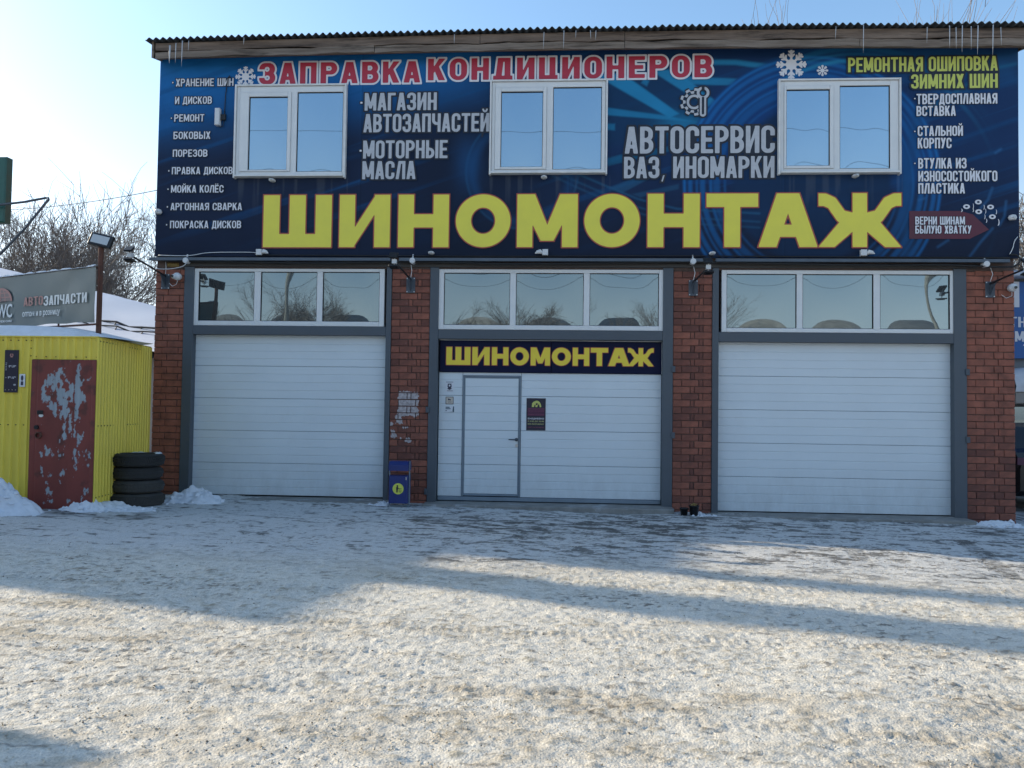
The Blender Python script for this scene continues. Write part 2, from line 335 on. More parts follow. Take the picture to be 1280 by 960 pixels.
def glyph(c, st):
    w, t, h = STY[st]
    W = {'Ж': 1.5, 'М': 1.3, 'Ш': 1.42, 'Щ': 1.42, 'Ы': 1.4, 'Ю': 1.45, 'Д': 1.1, 'Г': .86, 'Е': .9, 'Ё': .9, 'Ц': 1.06, ',': .35, '·': .3, ' ': .5, 'W': 1.5, '1': .6, '-': .6, 'Л': 1.06}.get(c, 1.0)*w
    if st == 'black': W = {'Ш': 1.3, 'Ж': 1.75, 'М': 1.2, 'О': 1.1}.get(c, 1.0)*w
    w = W; m = .5
    if c == ' ': return None, w
    def A_():
        a = t*.62; yap = (w/2-t)/(w/2-a); bar = I(PG((0, 0), (w/2-a, 1), (w/2+a, 1), (w, 0)), B(0, .19, w, .19+h*.9))
        return U(S(PG((0, 0), (w/2-a, 1), (w/2+a, 1), (w, 0)), PG((t, -.3), (t, 0), (w/2, yap), (w-t, 0), (w-t, -.3))), bar)
    stem = B(0, 0, t, 1); rst = B(w-t, 0, w, 1)
    def half(y0, y1, x1=w): return I(ring(0, y0, x1, y1, t, h, 'bebas'), B(t*.5, y0, x1, y1))
    def P_(): return U(stem, I(ring(-w*.2, .42, w, 1, t, h, 'bebas'), B(0, .42, w, 1)))
    def O_(x0=0, x1=None): return ring(x0, 0, w if x1 is None else x1, 1, t, h, st)
    def V_(): return U(stem, rst, PG((t-.02, 0), (t-.02, .34), (w-t+.02, 1), (w-t+.02, .66)))
    def T3(): 
        return S(U(ring(0, .5-h/2, w*.97, 1, t, h, 'bebas'), ring(0, 0, w, .5+h/2, t, h, 'bebas')), U(B(-1, .3, t*1.02, .70), B(-1, .5-h/2-.001, w*.36, .5+h/2+.001)))
    g = {
     'А': A_, 'Б': lambda: U(stem, B(0, 1-h, w*.93, 1), I(ring(-w*.2, 0, w, .6, t, h, 'bebas'), B(0, 0, w, .6))),
     'В': lambda: U(stem, I(ring(-w*.2, .5-h/2, w*.96, 1, t, h, 'bebas'), B(0, .4, w, 1)), I(ring(-w*.2, 0, w, .5+h/2, t, h, 'bebas'), B(0, 0, w, .6))),
     'Г': lambda: U(stem, B(0, 1-h, w, 1)),
     'Д': lambda: U(B(0, 0, w, h), B(0, -.14, t*.8, h), B(w-t*.8, -.14, w, h), B(w*.26, 1-h, w-t*.35, 1), B(w-t*1.35, 0, w-t*.35, 1), PG((t*.35, 0), (t*1.35, 0), (w*.24+t, 1), (w*.24, 1))),
     'Е': lambda: U(stem, B(0, 0, w, h), B(0, .5-h/2, w*.9, .5+h/2), B(0, 1-h, w, 1)),
     'Ё': lambda: U(stem, B(0, 0, w, h), B(0, .5-h/2, w*.9, .5+h/2), B(0, 1-h, w, 1), B(w*.1, 1.08, w*.36, 1.2), B(w*.6, 1.08, w*.86, 1.2)),
     'З': T3, 'И': V_, 'Й': lambda: U(V_(), ST([(w*.28, 1.2), (w*.36, 1.11), (w*.5, 1.08), (w*.64, 1.11), (w*.72, 1.2)], .09)),
     'К': lambda: U(stem, PG((t, .34), (t, .62), (w-1.08*t, 1), (w, 1)), PG((w-1.12*t, 0), (w, 0), (t+(w-t)*.42, .66), (t+(w-t)*.08, .44))),
     'Л': lambda: U(rst, B(w*.28, 1-h, w, 1), PG((0, 0), (t, 0), (w*.28+t*.95, 1), (w*.28, 1))),
     'М': lambda: U(stem, rst, PG((0.001, 1), (t*1.15, 1), (w/2+t*.42, .12), (w/2-t*.42, .12)), PG((w, 1), (w-t*1.15, 1), (w/2-t*.42, .12), (w/2+t*.42, .12))),
     'Н': lambda: U(stem, rst, B(0, .5-h/2, w, .5+h/2)), 'О': O_, 'П': lambda: U(stem, rst, B(0, 1-h, w, 1)), 'Р': P_,
     'С': lambda: S(O_(), B(w-t*1.05, .36, w+1, .64)),
     'Т': lambda: U(B(0, 1-h, w, 1), B(w/2-t/2, 0, w/2+t/2, 1)),
     'У': lambda: U(PG((w, 1), (w-t*1.1, 1), (w*.10, 0), (w*.10+t*1.1, 0)), PG((0, 1), (t*1.1, 1), (w/2+t*.55, .32), (w/2-t*.2, .30))),
     'Х': lambda: U(PG((0, 1), (t*1.15, 1), (w, 0), (w-t*1.15, 0)), PG((w, 1), (w-t*1.15, 1), (0, 0), (t*1.15, 0))),
     'Ц': lambda: U(B(0, 0, t, 1), B(w*.88-t, 0, w*.88, 1), B(0, 0, w, h), B(w-t*.75, -.14, w, h)),
     'Ч': lambda: U(rst, I(ring(0, .38, w*1.2, 1.5, t, h, 'bebas'), B(0, .38, w, 1))),
     'Ш': lambda: U(stem, rst, B(w/2-t/2, 0, w/2+t/2, 1), B(0, 0, w, h)),
     'Ь': lambda: U(stem, I(ring(-w*.2, 0, w, .58, t, h, 'bebas'), B(0, 0, w, .6))),
     'Ы': lambda: U(stem, rst, I(ring(-w*.2, 0, w*.68, .58, t, h, 'bebas'), B(0, 0, w*.7, .6))),
     'Ю': lambda: U(stem, B(0, .5-h/2, w*.45, .5+h/2), O_(w*.36, w)),
     'Я': lambda: U(rst, FX(I(ring(-w*.2, .42, w, 1, t, h, 'bebas'), B(0, .42, w, 1)), w), PG((0, 0), (t*1.1, 0), (w*.55+t*.4, .5), (w*.55-t*.5, .5))),
     '·': lambda: B(0, .40, w*.75, .40+w*.75), ',': lambda: PG((0.02, -.16), (w*.6, .14), (w, .14), (w*.5, -.16)),
     '-': lambda: B(0, .42, w, .42+h),
    }
    if c == 'Ж':
        if st in ('black',):
            cx = w/2; s2 = t*.5
            def arm(sgn, top):
                f = (lambda x: cx+sgn*x); e = w/2
                if top: return I(ST([(f(e+.2), 1-t*.40), (f(e-.13), 1-t*.42), (f(e-.27), .90-t*.28), (f(e-.36), .70), (f(e-.46), .57), (f(.02), .49)], t*.80), B(0, .3, w, 1))
                return I(PG((f(.0), .52), (f(.30), .58), (f(e), 0), (f(e-t*1.12), 0), (f(.0), .40)), B(0, 0, w, 1))
            return U(B(cx-s2, 0, cx+s2, 1), arm(-1, 1), arm(1, 1), arm(-1, 0), arm(1, 0)), w
        return U(B(w/2-t/2, 0, w/2+t/2, 1), *[FX(q, w) if k else q for k in (0, 1) for q in (PG((w/2, .36), (w/2, .62), (t*.98, 1), (0, 1)), PG((w/2, .64), (w/2, .38), (t*.98, 0), (0, 0)))]), w
    if c in g:
        f = g[c]()
        if c in 'ИКХУАЛМЯ': f = I(f, B(0, 0, w, 1))      # keeps the outline's mitres square
        return f, w
    return B(0, 0, w, 1), w

_tess = {}
def tess(key, f, x0, x1, y0, y1, n, off=0.0):
    """marching squares fill of {f < off} -> (verts2d, faces)"""
    if key in _tess: return _tess[key]
    nx = max(4, int((x1-x0)*n)); ny = max(4, int((y1-y0)*n))
    xs = np.linspace(x0, x1, nx+1); ys = np.linspace(y0, y1, ny+1)
    GX, GY = np.meshgrid(xs, ys); D = f(GX, GY)*np.ones_like(GX)-off
    V = []; F = []; inside = D < 0
    full = inside[:-1, :-1] & inside[1:, :-1] & inside[:-1, 1:] & inside[1:, 1:]
    anyc = (inside[:-1, :-1] | inside[1:, :-1] | inside[:-1, 1:] | inside[1:, 1:]) & ~full
    for j in range(ny):
        i = 0; row = full[j]
        while i < nx:
            if row[i]:
                k = i
                while k < nx and row[k]: k += 1
                n0 = len(V); V += [(xs[i], ys[j]), (xs[k], ys[j]), (xs[k], ys[j+1]), (xs[i], ys[j+1])]; F.append((n0, n0+1, n0+2, n0+3)); i = k
            else: i += 1
    for j, i in zip(*np.nonzero(anyc)):
        cs = [(xs[i], ys[j], D[j, i]), (xs[i+1], ys[j], D[j, i+1]), (xs[i+1], ys[j+1], D[j+1, i+1]), (xs[i], ys[j+1], D[j+1, i])]
        poly = []
        for k in range(4):
            a, b = cs[k], cs[(k+1) % 4]
            if a[2] < 0: poly.append((a[0], a[1]))
            if (a[2] < 0) != (b[2] < 0):
                q = a[2]/(a[2]-b[2]); poly.append((a[0]+(b[0]-a[0])*q, a[1]+(b[1]-a[1])*q))
        if len(poly) >= 3: n0 = len(V); V += poly; F.append(tuple(range(n0, n0+len(poly))))
    _tess[key] = (V, F); return V, F

def put_glyph(mb, c, st, x, z, sx, sz, place, off=0.0, n=30):
    f, w = glyph(c, st)
    if f is None: return
    k = (c, st, round(off, 3), n)
    V, F = tess(k, f, -.12-off, w+.12+off, -.3, 1.32, n, off)
    mb.add([place(x+a*sx, z+b*sz) for a, b in V], F)
def text_line(s, st, x0, x1, z0, z1, place, fill, edge=None, eoff=.06, gap=None, n=30, parent=None, name='lettering', dy=0.002):
    """one line of capitals fitted between x0..x1 and z0..z1; place(x, z, d) gives the 3D point d in front of the print"""
    gap = STY[st][1]*.42 if gap is None else gap
    ws = [glyph(c, st)[1] for c in s]; tot = sum(ws)+gap*(len(s)-1); sx = (x1-x0)/tot; sz = z1-z0
    if edge is not None:      # the whole line's outline as one union, so that no faces overlap
        fs_ = []; gx = 0
        for c, w in zip(s, ws):
            f = glyph(c, st)[0]
            if f is not None: fs_.append((lambda f, gx: (lambda p, q: f(p-gx, q)))(f, gx))
            gx += w+gap
        V, F = tess((s, st, 'line', round(eoff, 3)), U(*fs_), -.1-eoff, tot+.1+eoff, -.3, 1.32, min(n, 26), eoff)
        mb = MB(); mb.add([place(x0+p*sx, z0+q*sz, dy) for p, q in V], F); mb.build(name+'_outline', edge, parent)
    mb = MB(); x = x0
    for c, w in zip(s, ws):
        put_glyph(mb, c, st, x, z0, sx, sz, lambda a, b: place(a, b, dy*2), 0, n); x += (w+gap)*sx
    return mb.build(name, fill, parent)
def font_text(s, x0, x1, z0, z1, place, m, parent, bold=.0, name='lettering', d=.003):
    cu = bpy.data.curves.new('tmp', 'FONT'); cu.body = s; cu.size = 1; cu.offset = bold; cu.resolution_u = 3
    o = bpy.data.objects.new('tmp', cu); COL.objects.link(o); bpy.context.view_layer.update()
    me = o.to_mesh(); vs = [v.co.copy() for v in me.vertices]; fs = [tuple(p.vertices) for p in me.polygons]; o.to_mesh_clear()
    bpy.data.objects.remove(o); bpy.data.curves.remove(cu)
    if not vs: return
    ax = min(v.x for v in vs); bx = max(v.x for v in vs); ay = min(v.y for v in vs); by = max(v.y for v in vs)
    mb = MB(); mb.add([place(x0+(v.x-ax)/(bx-ax)*(x1-x0), z0+(v.y-ay)/(by-ay)*(z1-z0), d) for v in vs], fs)
    return mb.build(name, m, parent)

# ================================================================== GROUND
def axis(lo, hi, fine_lo, fine_hi, step, grow=1.35):
    a = list(np.arange(fine_lo, fine_hi+1e-6, step)); s = step
    while a[-1] < hi: s *= grow; a.append(a[-1]+s)
    s = step; b = []; c = fine_lo
    while c > lo: s *= grow; c -= s; b.append(c)
    return np.array(b[::-1]+a)
def ground():
    xs = axis(-400, 400, -2.6, 13.6, .0165)
    ys_f = [-9.6]
    while ys_f[-1] < .3: ys_f.append(ys_f[-1]+.013+.0022*(ys_f[-1]+9.6))
    a = []; s = .02; c = -9.6
    while c > -400: s *= 1.35; c -= s; a.append(c)
    b = []; s = .04; c = ys_f[-1]
    while c < 600: s *= 1.35; c += s; b.append(c)
    ys = np.array(a[::-1]+ys_f+b)
    GX, GY = np.meshgrid(xs, ys); ny, nx = GX.shape
    base = .04-.0135*np.clip(GX, -5, 16)
    near = sstep(-12, -9.6, GY)*(1-sstep(.1, .6, GY))*sstep(-4.5, -2.5, GX)*(1-sstep(13.5, 15, GX))
    w1 = fbm(GX*.9, GY*.9, 3, 1); lum = fbm(GX*3.3, GY*5.5, 5, 5, .55)
    clod = fbm(GX*15, GY*26, 4, 11, .66); fine = fbm(GX*30, GY*52, 2, 17, .7)
    ice = sstep(-5.2, -3.6, GY+1.2*(w1-.5))                    # 1 = trodden icy strip in front of the doors
    rough = 1-.55*ice
    z = base+(.05*(w1-.5)+.032*(lum-.5)+(.015*(clod-.5)+.021*(fine-.5))*rough)*near
    # wheel ruts parallel to the building in the snow, and tread marks running into the right bay
    rpat = np.zeros_like(GX); rut = np.zeros_like(GX); tread = np.zeros_like(GX)
    for yc, amp, ph in [(-5.9, .006, 0), (-6.35, .007, 1.3), (-6.9, .008, 2.2), (-7.35, .007, .4), (-7.9, .008, 4), (-8.4, .007, 2.7), (-8.75, .006, 5), (-5.2, .006, 3.3), (-6.6, .006, 1.9), (-7.6, .006, 6.1), (-8.1, .006, .9)]:
        yy = yc+.12*np.sin(GX*.45+ph)+.05*(GX-6)*math.sin(ph*2)*.4
        m_ = np.exp(-((GY-yy)/.085)**2)*sstep(.38, .6, vnoise(GX*.5+ph*9, GY*.3, 31))
        z -= amp*.7*m_*near; pt = np.sign(np.sin(GX*2*math.pi/.062+np.sign(GY-yy)*2+(GY-yy)*30)); z += .0026*m_*near*pt; rut = np.maximum(rut, m_); rpat = np.maximum(rpat, m_*(pt < 0))
    for x0, y0, x1, y1 in [(9.85, -.4, 9.30, -3.9), (11.4, -.4, 10.5, -4.5), (11.4, -6.3, 7.6, -8.9), (10.2, -6.1, 6.9, -9.2), (6.4, -.6, 5.6, -3.4), (4.9, -.6, 4.4, -3.2)]:
        L_ = math.hypot(x1-x0, y1-y0); ux, uy = (x1-x0)/L_, (y1-y0)/L_
        s_ = (GX-x0)*ux+(GY-y0)*uy; d_ = (GX-x0)*uy-(GY-y0)*ux+.10*np.sin(s_*.9)
        m_ = sstep(.115, .085, np.abs(d_))*sstep(0, .25, s_)*sstep(L_, L_-.5, s_)*sstep(.30, .55, vnoise(s_*2+x0, d_*3, 44))
        pat = (np.sin(s_*2*math.pi/.075+np.abs(d_)*30) > .1)*1.0
        z -= .006*m_*(1-.6*pat)*near; tread = np.maximum(tread, m_*(.25+.6*pat)*(.3 if x0 < 7 else .95 if y0 > -1 else .3))
    me = bpy.data.meshes.new('ground'); nv = nx*ny
    me.vertices.add(nv); co = np.stack([GX, GY, z], -1).reshape(-1, 3).astype(np.float32); me.vertices.foreach_set('co', co.ravel())
    idx = np.arange(nv).reshape(ny, nx)
    q = np.stack([idx[:-1, :-1], idx[:-1, 1:], idx[1:, 1:], idx[1:, :-1]], -1).reshape(-1, 4)
    nf = len(q); me.loops.add(nf*4); me.loops.foreach_set('vertex_index', q.ravel().astype(np.int32))
    me.polygons.add(nf); me.polygons.foreach_set('loop_start', np.arange(0, nf*4, 4, dtype=np.int32)); me.polygons.foreach_set('loop_total', np.full(nf, 4, dtype=np.int32))
    me.polygons.foreach_set('use_smooth', np.ones(nf, dtype=bool)); me.update(calc_edges=True)
    # surface colours with clod shadows painted in: packed snow, sand thrown on it, bare wet asphalt and dirty ice at the doors
    snow = np.array([.68, .645, .575]); sand = np.array([.43, .35, .24]); icec = np.array([.57, .58, .59]); dark = np.array([.085, .083, .078])
    sandm = sstep(.42, .78, .55*fbm(GX*.4, GY*1.9, 4, 51)+.45*fbm(GX*6, GY*10, 3, 52)+.06*rut)*.65
    sandm = sandm*(.35+.65*(1-ice))
    C = snow*(1-sandm[..., None])+sand*sandm[..., None]
    C = C*(1-.8*ice[..., None])+icec*(.8*ice[..., None])
    st = fbm(GX*4.2+GY*1.5, GY*9.5, 5, 61, .62)
    dens = .085*sstep(3.0, 6.5, GX)*(1-.3*sstep(8, 12, GX))+.03*sstep(-2.6, -.7, GY)+.07*(fbm(GX*.7, GY*.9, 3, 77)-.5)
    st2 = fbm(GX*9+GY*4, GY*21, 4, 141, .65); fan = np.clip(1-np.abs(GX-6.3+(GY+.4)*.25*np.sin(GX*2))/2.6, 0, 1)
    dm = np.maximum(sstep(.66-dens, .72-dens, st), .8*sstep(.66-dens*.9-.03*fan, .74-dens*.9-.03*fan, st2))*ice
    patch = sstep(.40, .62, st)*sstep(.60, .72, fbm(GX*1.1+3, GY*1.6, 4, 88)+.16*np.exp(-((GX-6.2)/2.2)**2-((GY+1.3)/1.1)**2))*ice*.6
    dm = np.clip(dm*.82+patch+tread*.8, 0, .93)
    C = C*(1-dm[..., None])+dark*dm[..., None]
    clod_shade = sstep(.53, .68, .55*clod+.45*fine)*(1-.7*ice)*(.35+.35*sstep(.4, .65, fbm(GX*.7, GY*2.6, 3, 120)))
    C = C*(1-clod_shade[..., None]*np.array([.55, .6, .7]))  # darkens the snow for the small shadows among the clods
    C = C*(1-.13*rpat[..., None]*near[..., None])
    specks = np.maximum(sstep(.78, .84, vnoise(GX*22, GY*40, 93))*sstep(.5, .7, fbm(GX*.9, GY*1.4, 3, 94))*.75, sstep(.70, .78, fbm(GX*9+GY*3, GY*38, 3, 131, .6))*(1-ice)*.55)
    C = C*(1-specks[..., None])+np.array([.09, .07, .05])*specks[..., None]
    ca = me.color_attributes.new('Col', 'FLOAT_COLOR', 'POINT')
    ca.data.foreach_set('color', np.concatenate([C, np.ones(C.shape[:2]+(1,))], -1).astype(np.float32).ravel())
    g = bpy.data.materials.new('trodden_snow'); g.use_nodes = True; nt = g.node_tree; N = nt.nodes; L = nt.links; b = N['Principled BSDF']
    at_ = N.new('ShaderNodeAttribute'); at_.attribute_name = 'Col'; tc = N.new('ShaderNodeTexCoord')
    n1 = N.new('ShaderNodeTexNoise'); n1.inputs['Scale'].default_value = 80; n1.inputs['Detail'].default_value = 9; n1.inputs['Roughness'].default_value = .75; L.new(tc.outputs['Object'], n1.inputs['Vector'])
    mr = N.new('ShaderNodeMapRange'); mr.inputs['From Min'].default_value = .3; mr.inputs['From Max'].default_value = .62; mr.inputs['To Min'].default_value = .66; mr.inputs['To Max'].default_value = 1.06; L.new(n1.outputs['Fac'], mr.inputs['Value'])
    mm = N.new('ShaderNodeMix'); mm.data_type = 'RGBA'; mm.blend_type = 'MULTIPLY'; mm.inputs['Factor'].default_value = 1; L.new(at_.outputs['Color'], mm.inputs['A']); L.new(mr.outputs[0], mm.inputs['B'])
    L.new(mm.outputs['Result'], b.inputs['Base Color']); b.inputs['Roughness'].default_value = .75; b.inputs['Specular IOR Level'].default_value = .35
    v = N.new('ShaderNodeTexVoronoi'); v.inputs['Scale'].default_value = 75; L.new(tc.outputs['Object'], v.inputs['Vector'])
    ad = N.new('ShaderNodeMath'); ad.operation = 'MULTIPLY_ADD'; L.new(v.outputs['Distance'], ad.inputs[0]); ad.inputs[1].default_value = -.7; L.new(n1.outputs['Fac'], ad.inputs[2])
    bp = N.new('ShaderNodeBump'); bp.inputs['Strength'].default_value = .75; bp.inputs['Distance'].default_value = .008; L.new(ad.outputs[0], bp.inputs['Height']); L.new(bp.outputs[0], b.inputs['Normal'])
    me.materials.append(g)
    o = bpy.data.objects.new('ground', me); COL.objects.link(o); tag(o, kind='structure')
    return o
ground()

def snow_material():
    m = mat('heaped_snow', (.66, .68, .72), .75, var=.12, vscale=6, bump=.5, bscale=35, spec=.35, dirt=((.32, .30, .27), 9, .60, .5)); return m
M['snow'] = snow_material()
def heap(name, cx, cy, rx, ry, h, seed, label, cat, kind=None, group=None, res=64, rz=0.0, lump=.35):
    mb = MB(); mb.smooth = True; vs = []; n = res
    for j in range(n+1):
        for i in range(n+1):
            u = -1+2*i/n; v = -1+2*j/n; r2 = math.hypot(u, v)
            k = float(fbm(np.array([u*2.8+seed]), np.array([v*2.2+seed*2]), 4, seed)[0])
            k2 = float(fbm(np.array([u*6+seed]), np.array([v*6]), 3, seed+5)[0])
            e = max(0, 1-r2/(.62+.6*k)); e = e*e*(3-2*e); k3 = float(fbm(np.array([u*15+seed]), np.array([v*15]), 2, seed+9)[0]); z = h*(e**.75)*(1-lump+2*lump*k)*(.62+.76*k2)+.05*(k3-.5)*min(1, e*3)
            x = u*rx; y = v*ry; x, y = x*math.cos(rz)-y*math.sin(rz), x*math.sin(rz)+y*math.cos(rz)
            X_, Y_ = cx+x, cy+y
            vs.append((X_, Y_, gz(X_)-.035+z+(.0 if e > 0 else 0)))
    fs = [(j*(n+1)+i, j*(n+1)+i+1, (j+1)*(n+1)+i+1, (j+1)*(n+1)+i) for j in range(n) for i in range(n)]
    mb.add(vs, fs); mb.smooth = False; r_ = random.Random(seed)
    for _ in range(46):     # broken lumps that rolled off the shovel
        a = r_.random()*6.28; q = r_.uniform(.35, 1.02); u, v = q*math.cos(a), q*math.sin(a); i = int((u+1)/2*n+.5); j = int((v+1)/2*n+.5)
        if not (0 <= i <= n and 0 <= j <= n): continue
        b = vs[j*(n+1)+i]; s_ = r_.uniform(.012, .04)*(1.2 if q < .8 else .7); bz = max(b[2], gz(b[0]))
        pv = [(b[0]+s_*dx*r_.uniform(.6, 1.2), b[1]+s_*dy*r_.uniform(.6, 1.2), bz+s_*dz*r_.uniform(.6, 1.1)) for dx, dy, dz in ((1, 0, 0), (.3, 1, 0), (-1, .2, 0), (-.2, -1, 0), (0, 0, .8), (0, 0, -.7), (.6, .5, .5), (-.5, -.5, .5))]
        mb.add(pv, [(0, 1, 6), (1, 4, 6), (4, 0, 6), (1, 2, 4), (2, 3, 7), (3, 4, 7), (4, 2, 7), (3, 0, 4), (1, 0, 5), (2, 1, 5), (3, 2, 5), (0, 3, 5)])
    return mb.build(name, M['snow'], origin=(cx, cy, gz(cx)), label=label, cat=cat, group=group, kind=kind)

def crumbs(name, n, seed, ymin, ymax, smin, smax, m, power=1.0, mask=None):
    r = np.random.RandomState(seed); y = ymin+(ymax-ymin)*r.rand(n)**power; d = (y+12.0)
    x = CAM.x+d*(-.062)+(r.rand(n)*2-1)*d*.72; s = smin+(smax-smin)*r.rand(n)**2.5
    k = vnoise(x*1.2, y*1.9, seed)*.6+vnoise(x*4, y*7, seed+1)*.4 > (mask or 0); x, y, s = x[k], y[k], s[k]; n = len(x)
    z = .04-.0135*np.clip(x, -5, 16)+.05*(fbm(x*.9, y*.9, 3, 1)-.5)+.032*(fbm(x*3.3, y*5.5, 5, 5, .55)-.5)+.004
    base = np.array([(1, 0, 0), (0, 1, 0), (-1, 0, 0), (0, -1, 0), (0, 0, .7), (0, 0, -.7)]); f0 = np.array([(0, 1, 4), (1, 2, 4), (2, 3, 4), (3, 0, 4), (1, 0, 5), (2, 1, 5), (3, 2, 5), (0, 3, 5)])
    v = base[None]*s[:, None, None]*(.55+.8*r.rand(n, 6, 1)); a = r.rand(n)*6.28; ca, sa = np.cos(a)[:, None], np.sin(a)[:, None]
    vx = v[..., 0]*ca-v[..., 1]*sa+x[:, None]; vy = v[..., 0]*sa+v[..., 1]*ca+y[:, None]; vz = v[..., 2]+z[:, None]
    V = np.stack([vx, vy, vz], -1).reshape(-1, 3).astype(np.float32); F = (f0[None]+np.arange(n)[:, None, None]*6).reshape(-1, 3).astype(np.int32)
    me = bpy.data.meshes.new(name); me.vertices.add(len(V)); me.vertices.foreach_set('co', V.ravel()); me.loops.add(F.size); me.loops.foreach_set('vertex_index', F.ravel()); me.polygons.add(len(F))
    me.polygons.foreach_set('loop_start', np.arange(0, F.size, 3, dtype=np.int32)); me.polygons.foreach_set('loop_total', np.full(len(F), 3, dtype=np.int32)); me.update(calc_edges=True); me.materials.append(m)
    o = bpy.data.objects.new(name, me); COL.objects.link(o); return o
M['crumb'] = mat('snow_crumb', (.56, .51, .43), .9, var=.35, vscale=9); M['grit'] = mat('dark_grit', (.10, .08, .06), .9, var=.5, vscale=9); M['sandgrit'] = mat('sand_grit', (.36, .28, .18), .9, var=.4, vscale=9)
tag(crumbs('snow_crumbs', 15000, 3, -9.4, -2.6, .002, .008, M['crumb'], 1.5, .42), 'loose crumbs of packed snow scattered over the yard', 'snow crumbs', kind='stuff')
tag(crumbs('sand_grit', 9000, 5, -9.4, -3.4, .002, .006, M['sandgrit'], 1.4, .5), 'brown sand grains strewn on the yard snow', 'sand', kind='stuff')
tag(crumbs('dark_grit', 2600, 9, -9.4, -.5, .002, .008, M['grit'], 1.1, .5), 'dark grit and bark bits lying on the yard snow', 'grit', kind='stuff')

# ================================================================== BUILDING
BX0, BX1 = 0.0, 12.86
bld = empty('garage_building', (6.4, 0, gz(6.4)), 'two-storey brick tyre workshop with a big blue printed banner and three white garage doors', 'building')
W = MB()
W.box(BX0+.02, BX1-.02, .36, 9.0, -.4, 6.86)
W.build('wall', M['plaster'], bld)
W = MB(); W.box(BX0+.015, BX1-.015, 0.0, .358, 3.53, 6.86); W.build('upper_wall', M['mortar'], bld)
# door piers with single bricks
PIERS = [(0.0, X(228.5, 440)), (3.705, 4.291), (7.948, 8.519), (12.174, 12.852)]
brick_mesh = {}
def get_brick(w, h, k):
    key = (round(w, 3), k)
    if key not in brick_mesh:
        rr = random.Random(hash(key) & 0xffff); mb = MB(); b = .006
        j = lambda: rr.uniform(-.0025, .0025)
        x0, x1, z0, z1 = 0, w, 0, h
        mb.add([(x0+j(), b, z0+j()), (x1+j(), b, z0+j()), (x1+j(), b, z1+j()), (x0+j(), b, z1+j()),
                (x0+b, j()*.6, z0+b), (x1-b, j()*.6, z0+b), (x1-b, j()*.6, z1-b), (x0+b, j()*.6, z1-b),
                (x0, .05, z0), (x1, .05, z0), (x1, .05, z1), (x0, .05, z1)],
               [(4, 5, 6, 7), (0, 1, 5, 4), (1, 2, 6, 5), (2, 3, 7, 6), (3, 0, 4, 7), (8, 9, 1, 0), (9, 10, 2, 1), (10, 11, 3, 2), (11, 8, 0, 3)])
        me = bpy.data.meshes.new('brick'); me.from_pydata(mb.v, [], mb.f); me.materials.append(M['brick']); me.update()
        brick_mesh[key] = (me, mb)
    return brick_mesh[key]
CH, J = .1012, .009
nb = 0; stuffmb = MB(); stuff2 = MB()
order = [1, 2, 3, 0]
for pi in order:
    x0, x1 = PIERS[pi]; base = gz(x0)-.06; ztop = 3.53
    core = MB(); core.box(x0+.006, x1-.006, .012, .356, base-.2, ztop)
    pier = core.build('pier', M['mortar'], bld)
    w = x1-x0; c = 0; z = base
    while z < ztop-.02:
        hh = min(CH-J, ztop-z-.001)
        if pi in (1, 2):
            s = (w-.05-2*J)/2 if c % 2 == 0 else None
            ws = [s, .05-0, s] if c % 2 == 0 else [.125, w-.125*2-.052-3*J, .052, .125]
        elif pi == 3: ws = [.125, .25, w-.375-.0-2*J-.0] if c % 2 == 0 else [.25, .25, w-.5-2*J]
        else: ws = [.12, .25, w-.37-2*J] if c % 2 == 0 else [w-.25-J, .25]
        if pi == 3: ws = [.125, .25, .125, w-.5-3*J] if c % 2 == 0 else [.25, .125+.06, w-.435-2*J]
        x = x0
        for bw in ws:
            if bw < .02: continue
            k = rng.randrange(3); me, mb = get_brick(bw, hh if hh > CH-J-.001 else hh, k if hh > CH-J-.001 else 9)
            y = -.004+rng.uniform(-.0035, .0035)
            if nb < 300:
                o = bpy.data.objects.new('brick', me); COL.objects.link(o); o.parent = pier; o.location = (x-6.4, y, z-gz(6.4)); nb += 1
            else:
                stuffmb.cur = 0; stuffmb.add([(a+x, b+y, d+z) for a, b, d in mb.v], mb.f)
            x += bw+J
        z += CH; c += 1
def paint_patch():
    x0, x1, z0, z1 = 3.705, 4.291, Z(506, 531, -.01), Z(506, 487, -.01)
    def f(x, z):
        nn = fbm(x*14, z*14, 4, 3)-.5; n2 = fbm(x*60, z*22, 3, 8)-.5
        top = B(3.83, Z(506, 520.5, -.01), 4.135, Z(506, 489, -.01))(x, z); leg = B(3.815, Z(506, 529, -.01), 3.90, Z(506, 519, -.01))(x, z)
        d = np.minimum(top, leg)+.075*nn+.045*n2
        base = gz(3.705)-.06; row = np.floor((z-base)/CH); zz = (z-base)-row*CH
        d = np.maximum(d, np.maximum(zz-(CH-J-.002), .002-zz))
        odd = np.mod(row, 2); w = x1-x0; s_ = (w-.05-2*J)/2
        for q, o_ in ((s_+J/2, 0), (s_+.05+J*1.5, 0), (.125+J/2, 1), (w-.125-.052-J*1.5, 1), (w-.125-J/2, 1)):
            d = np.where(odd == o_, np.maximum(d, .006-np.abs(x-x0-q)), d)
        sm = np.minimum.reduce([np.hypot(x-a, (z-b)*1.6)-r_ for a, b, r_ in ((3.76, 1.05, .05), (3.78, .99, .05), (3.90, .95, .03), (4.0, .93, .05), (3.74, 1.17, .03), (3.95, 1.12, .04))])+.10*n2+.06*nn
        return np.minimum(d, np.maximum(sm, np.maximum(zz-(CH-J-.002), .002-zz)))
    V, F = tess(('paint',), f, x0+.01, x1-.05, .85, z1+.02, 170)
    m = MB(); m.add([(a, -.0105, b) for a, b in V], F); m.build('paint_patch', mat('white_paint_smear', (.42, .37, .37), .85, var=.5, vscale=30), bld)
paint_patch()
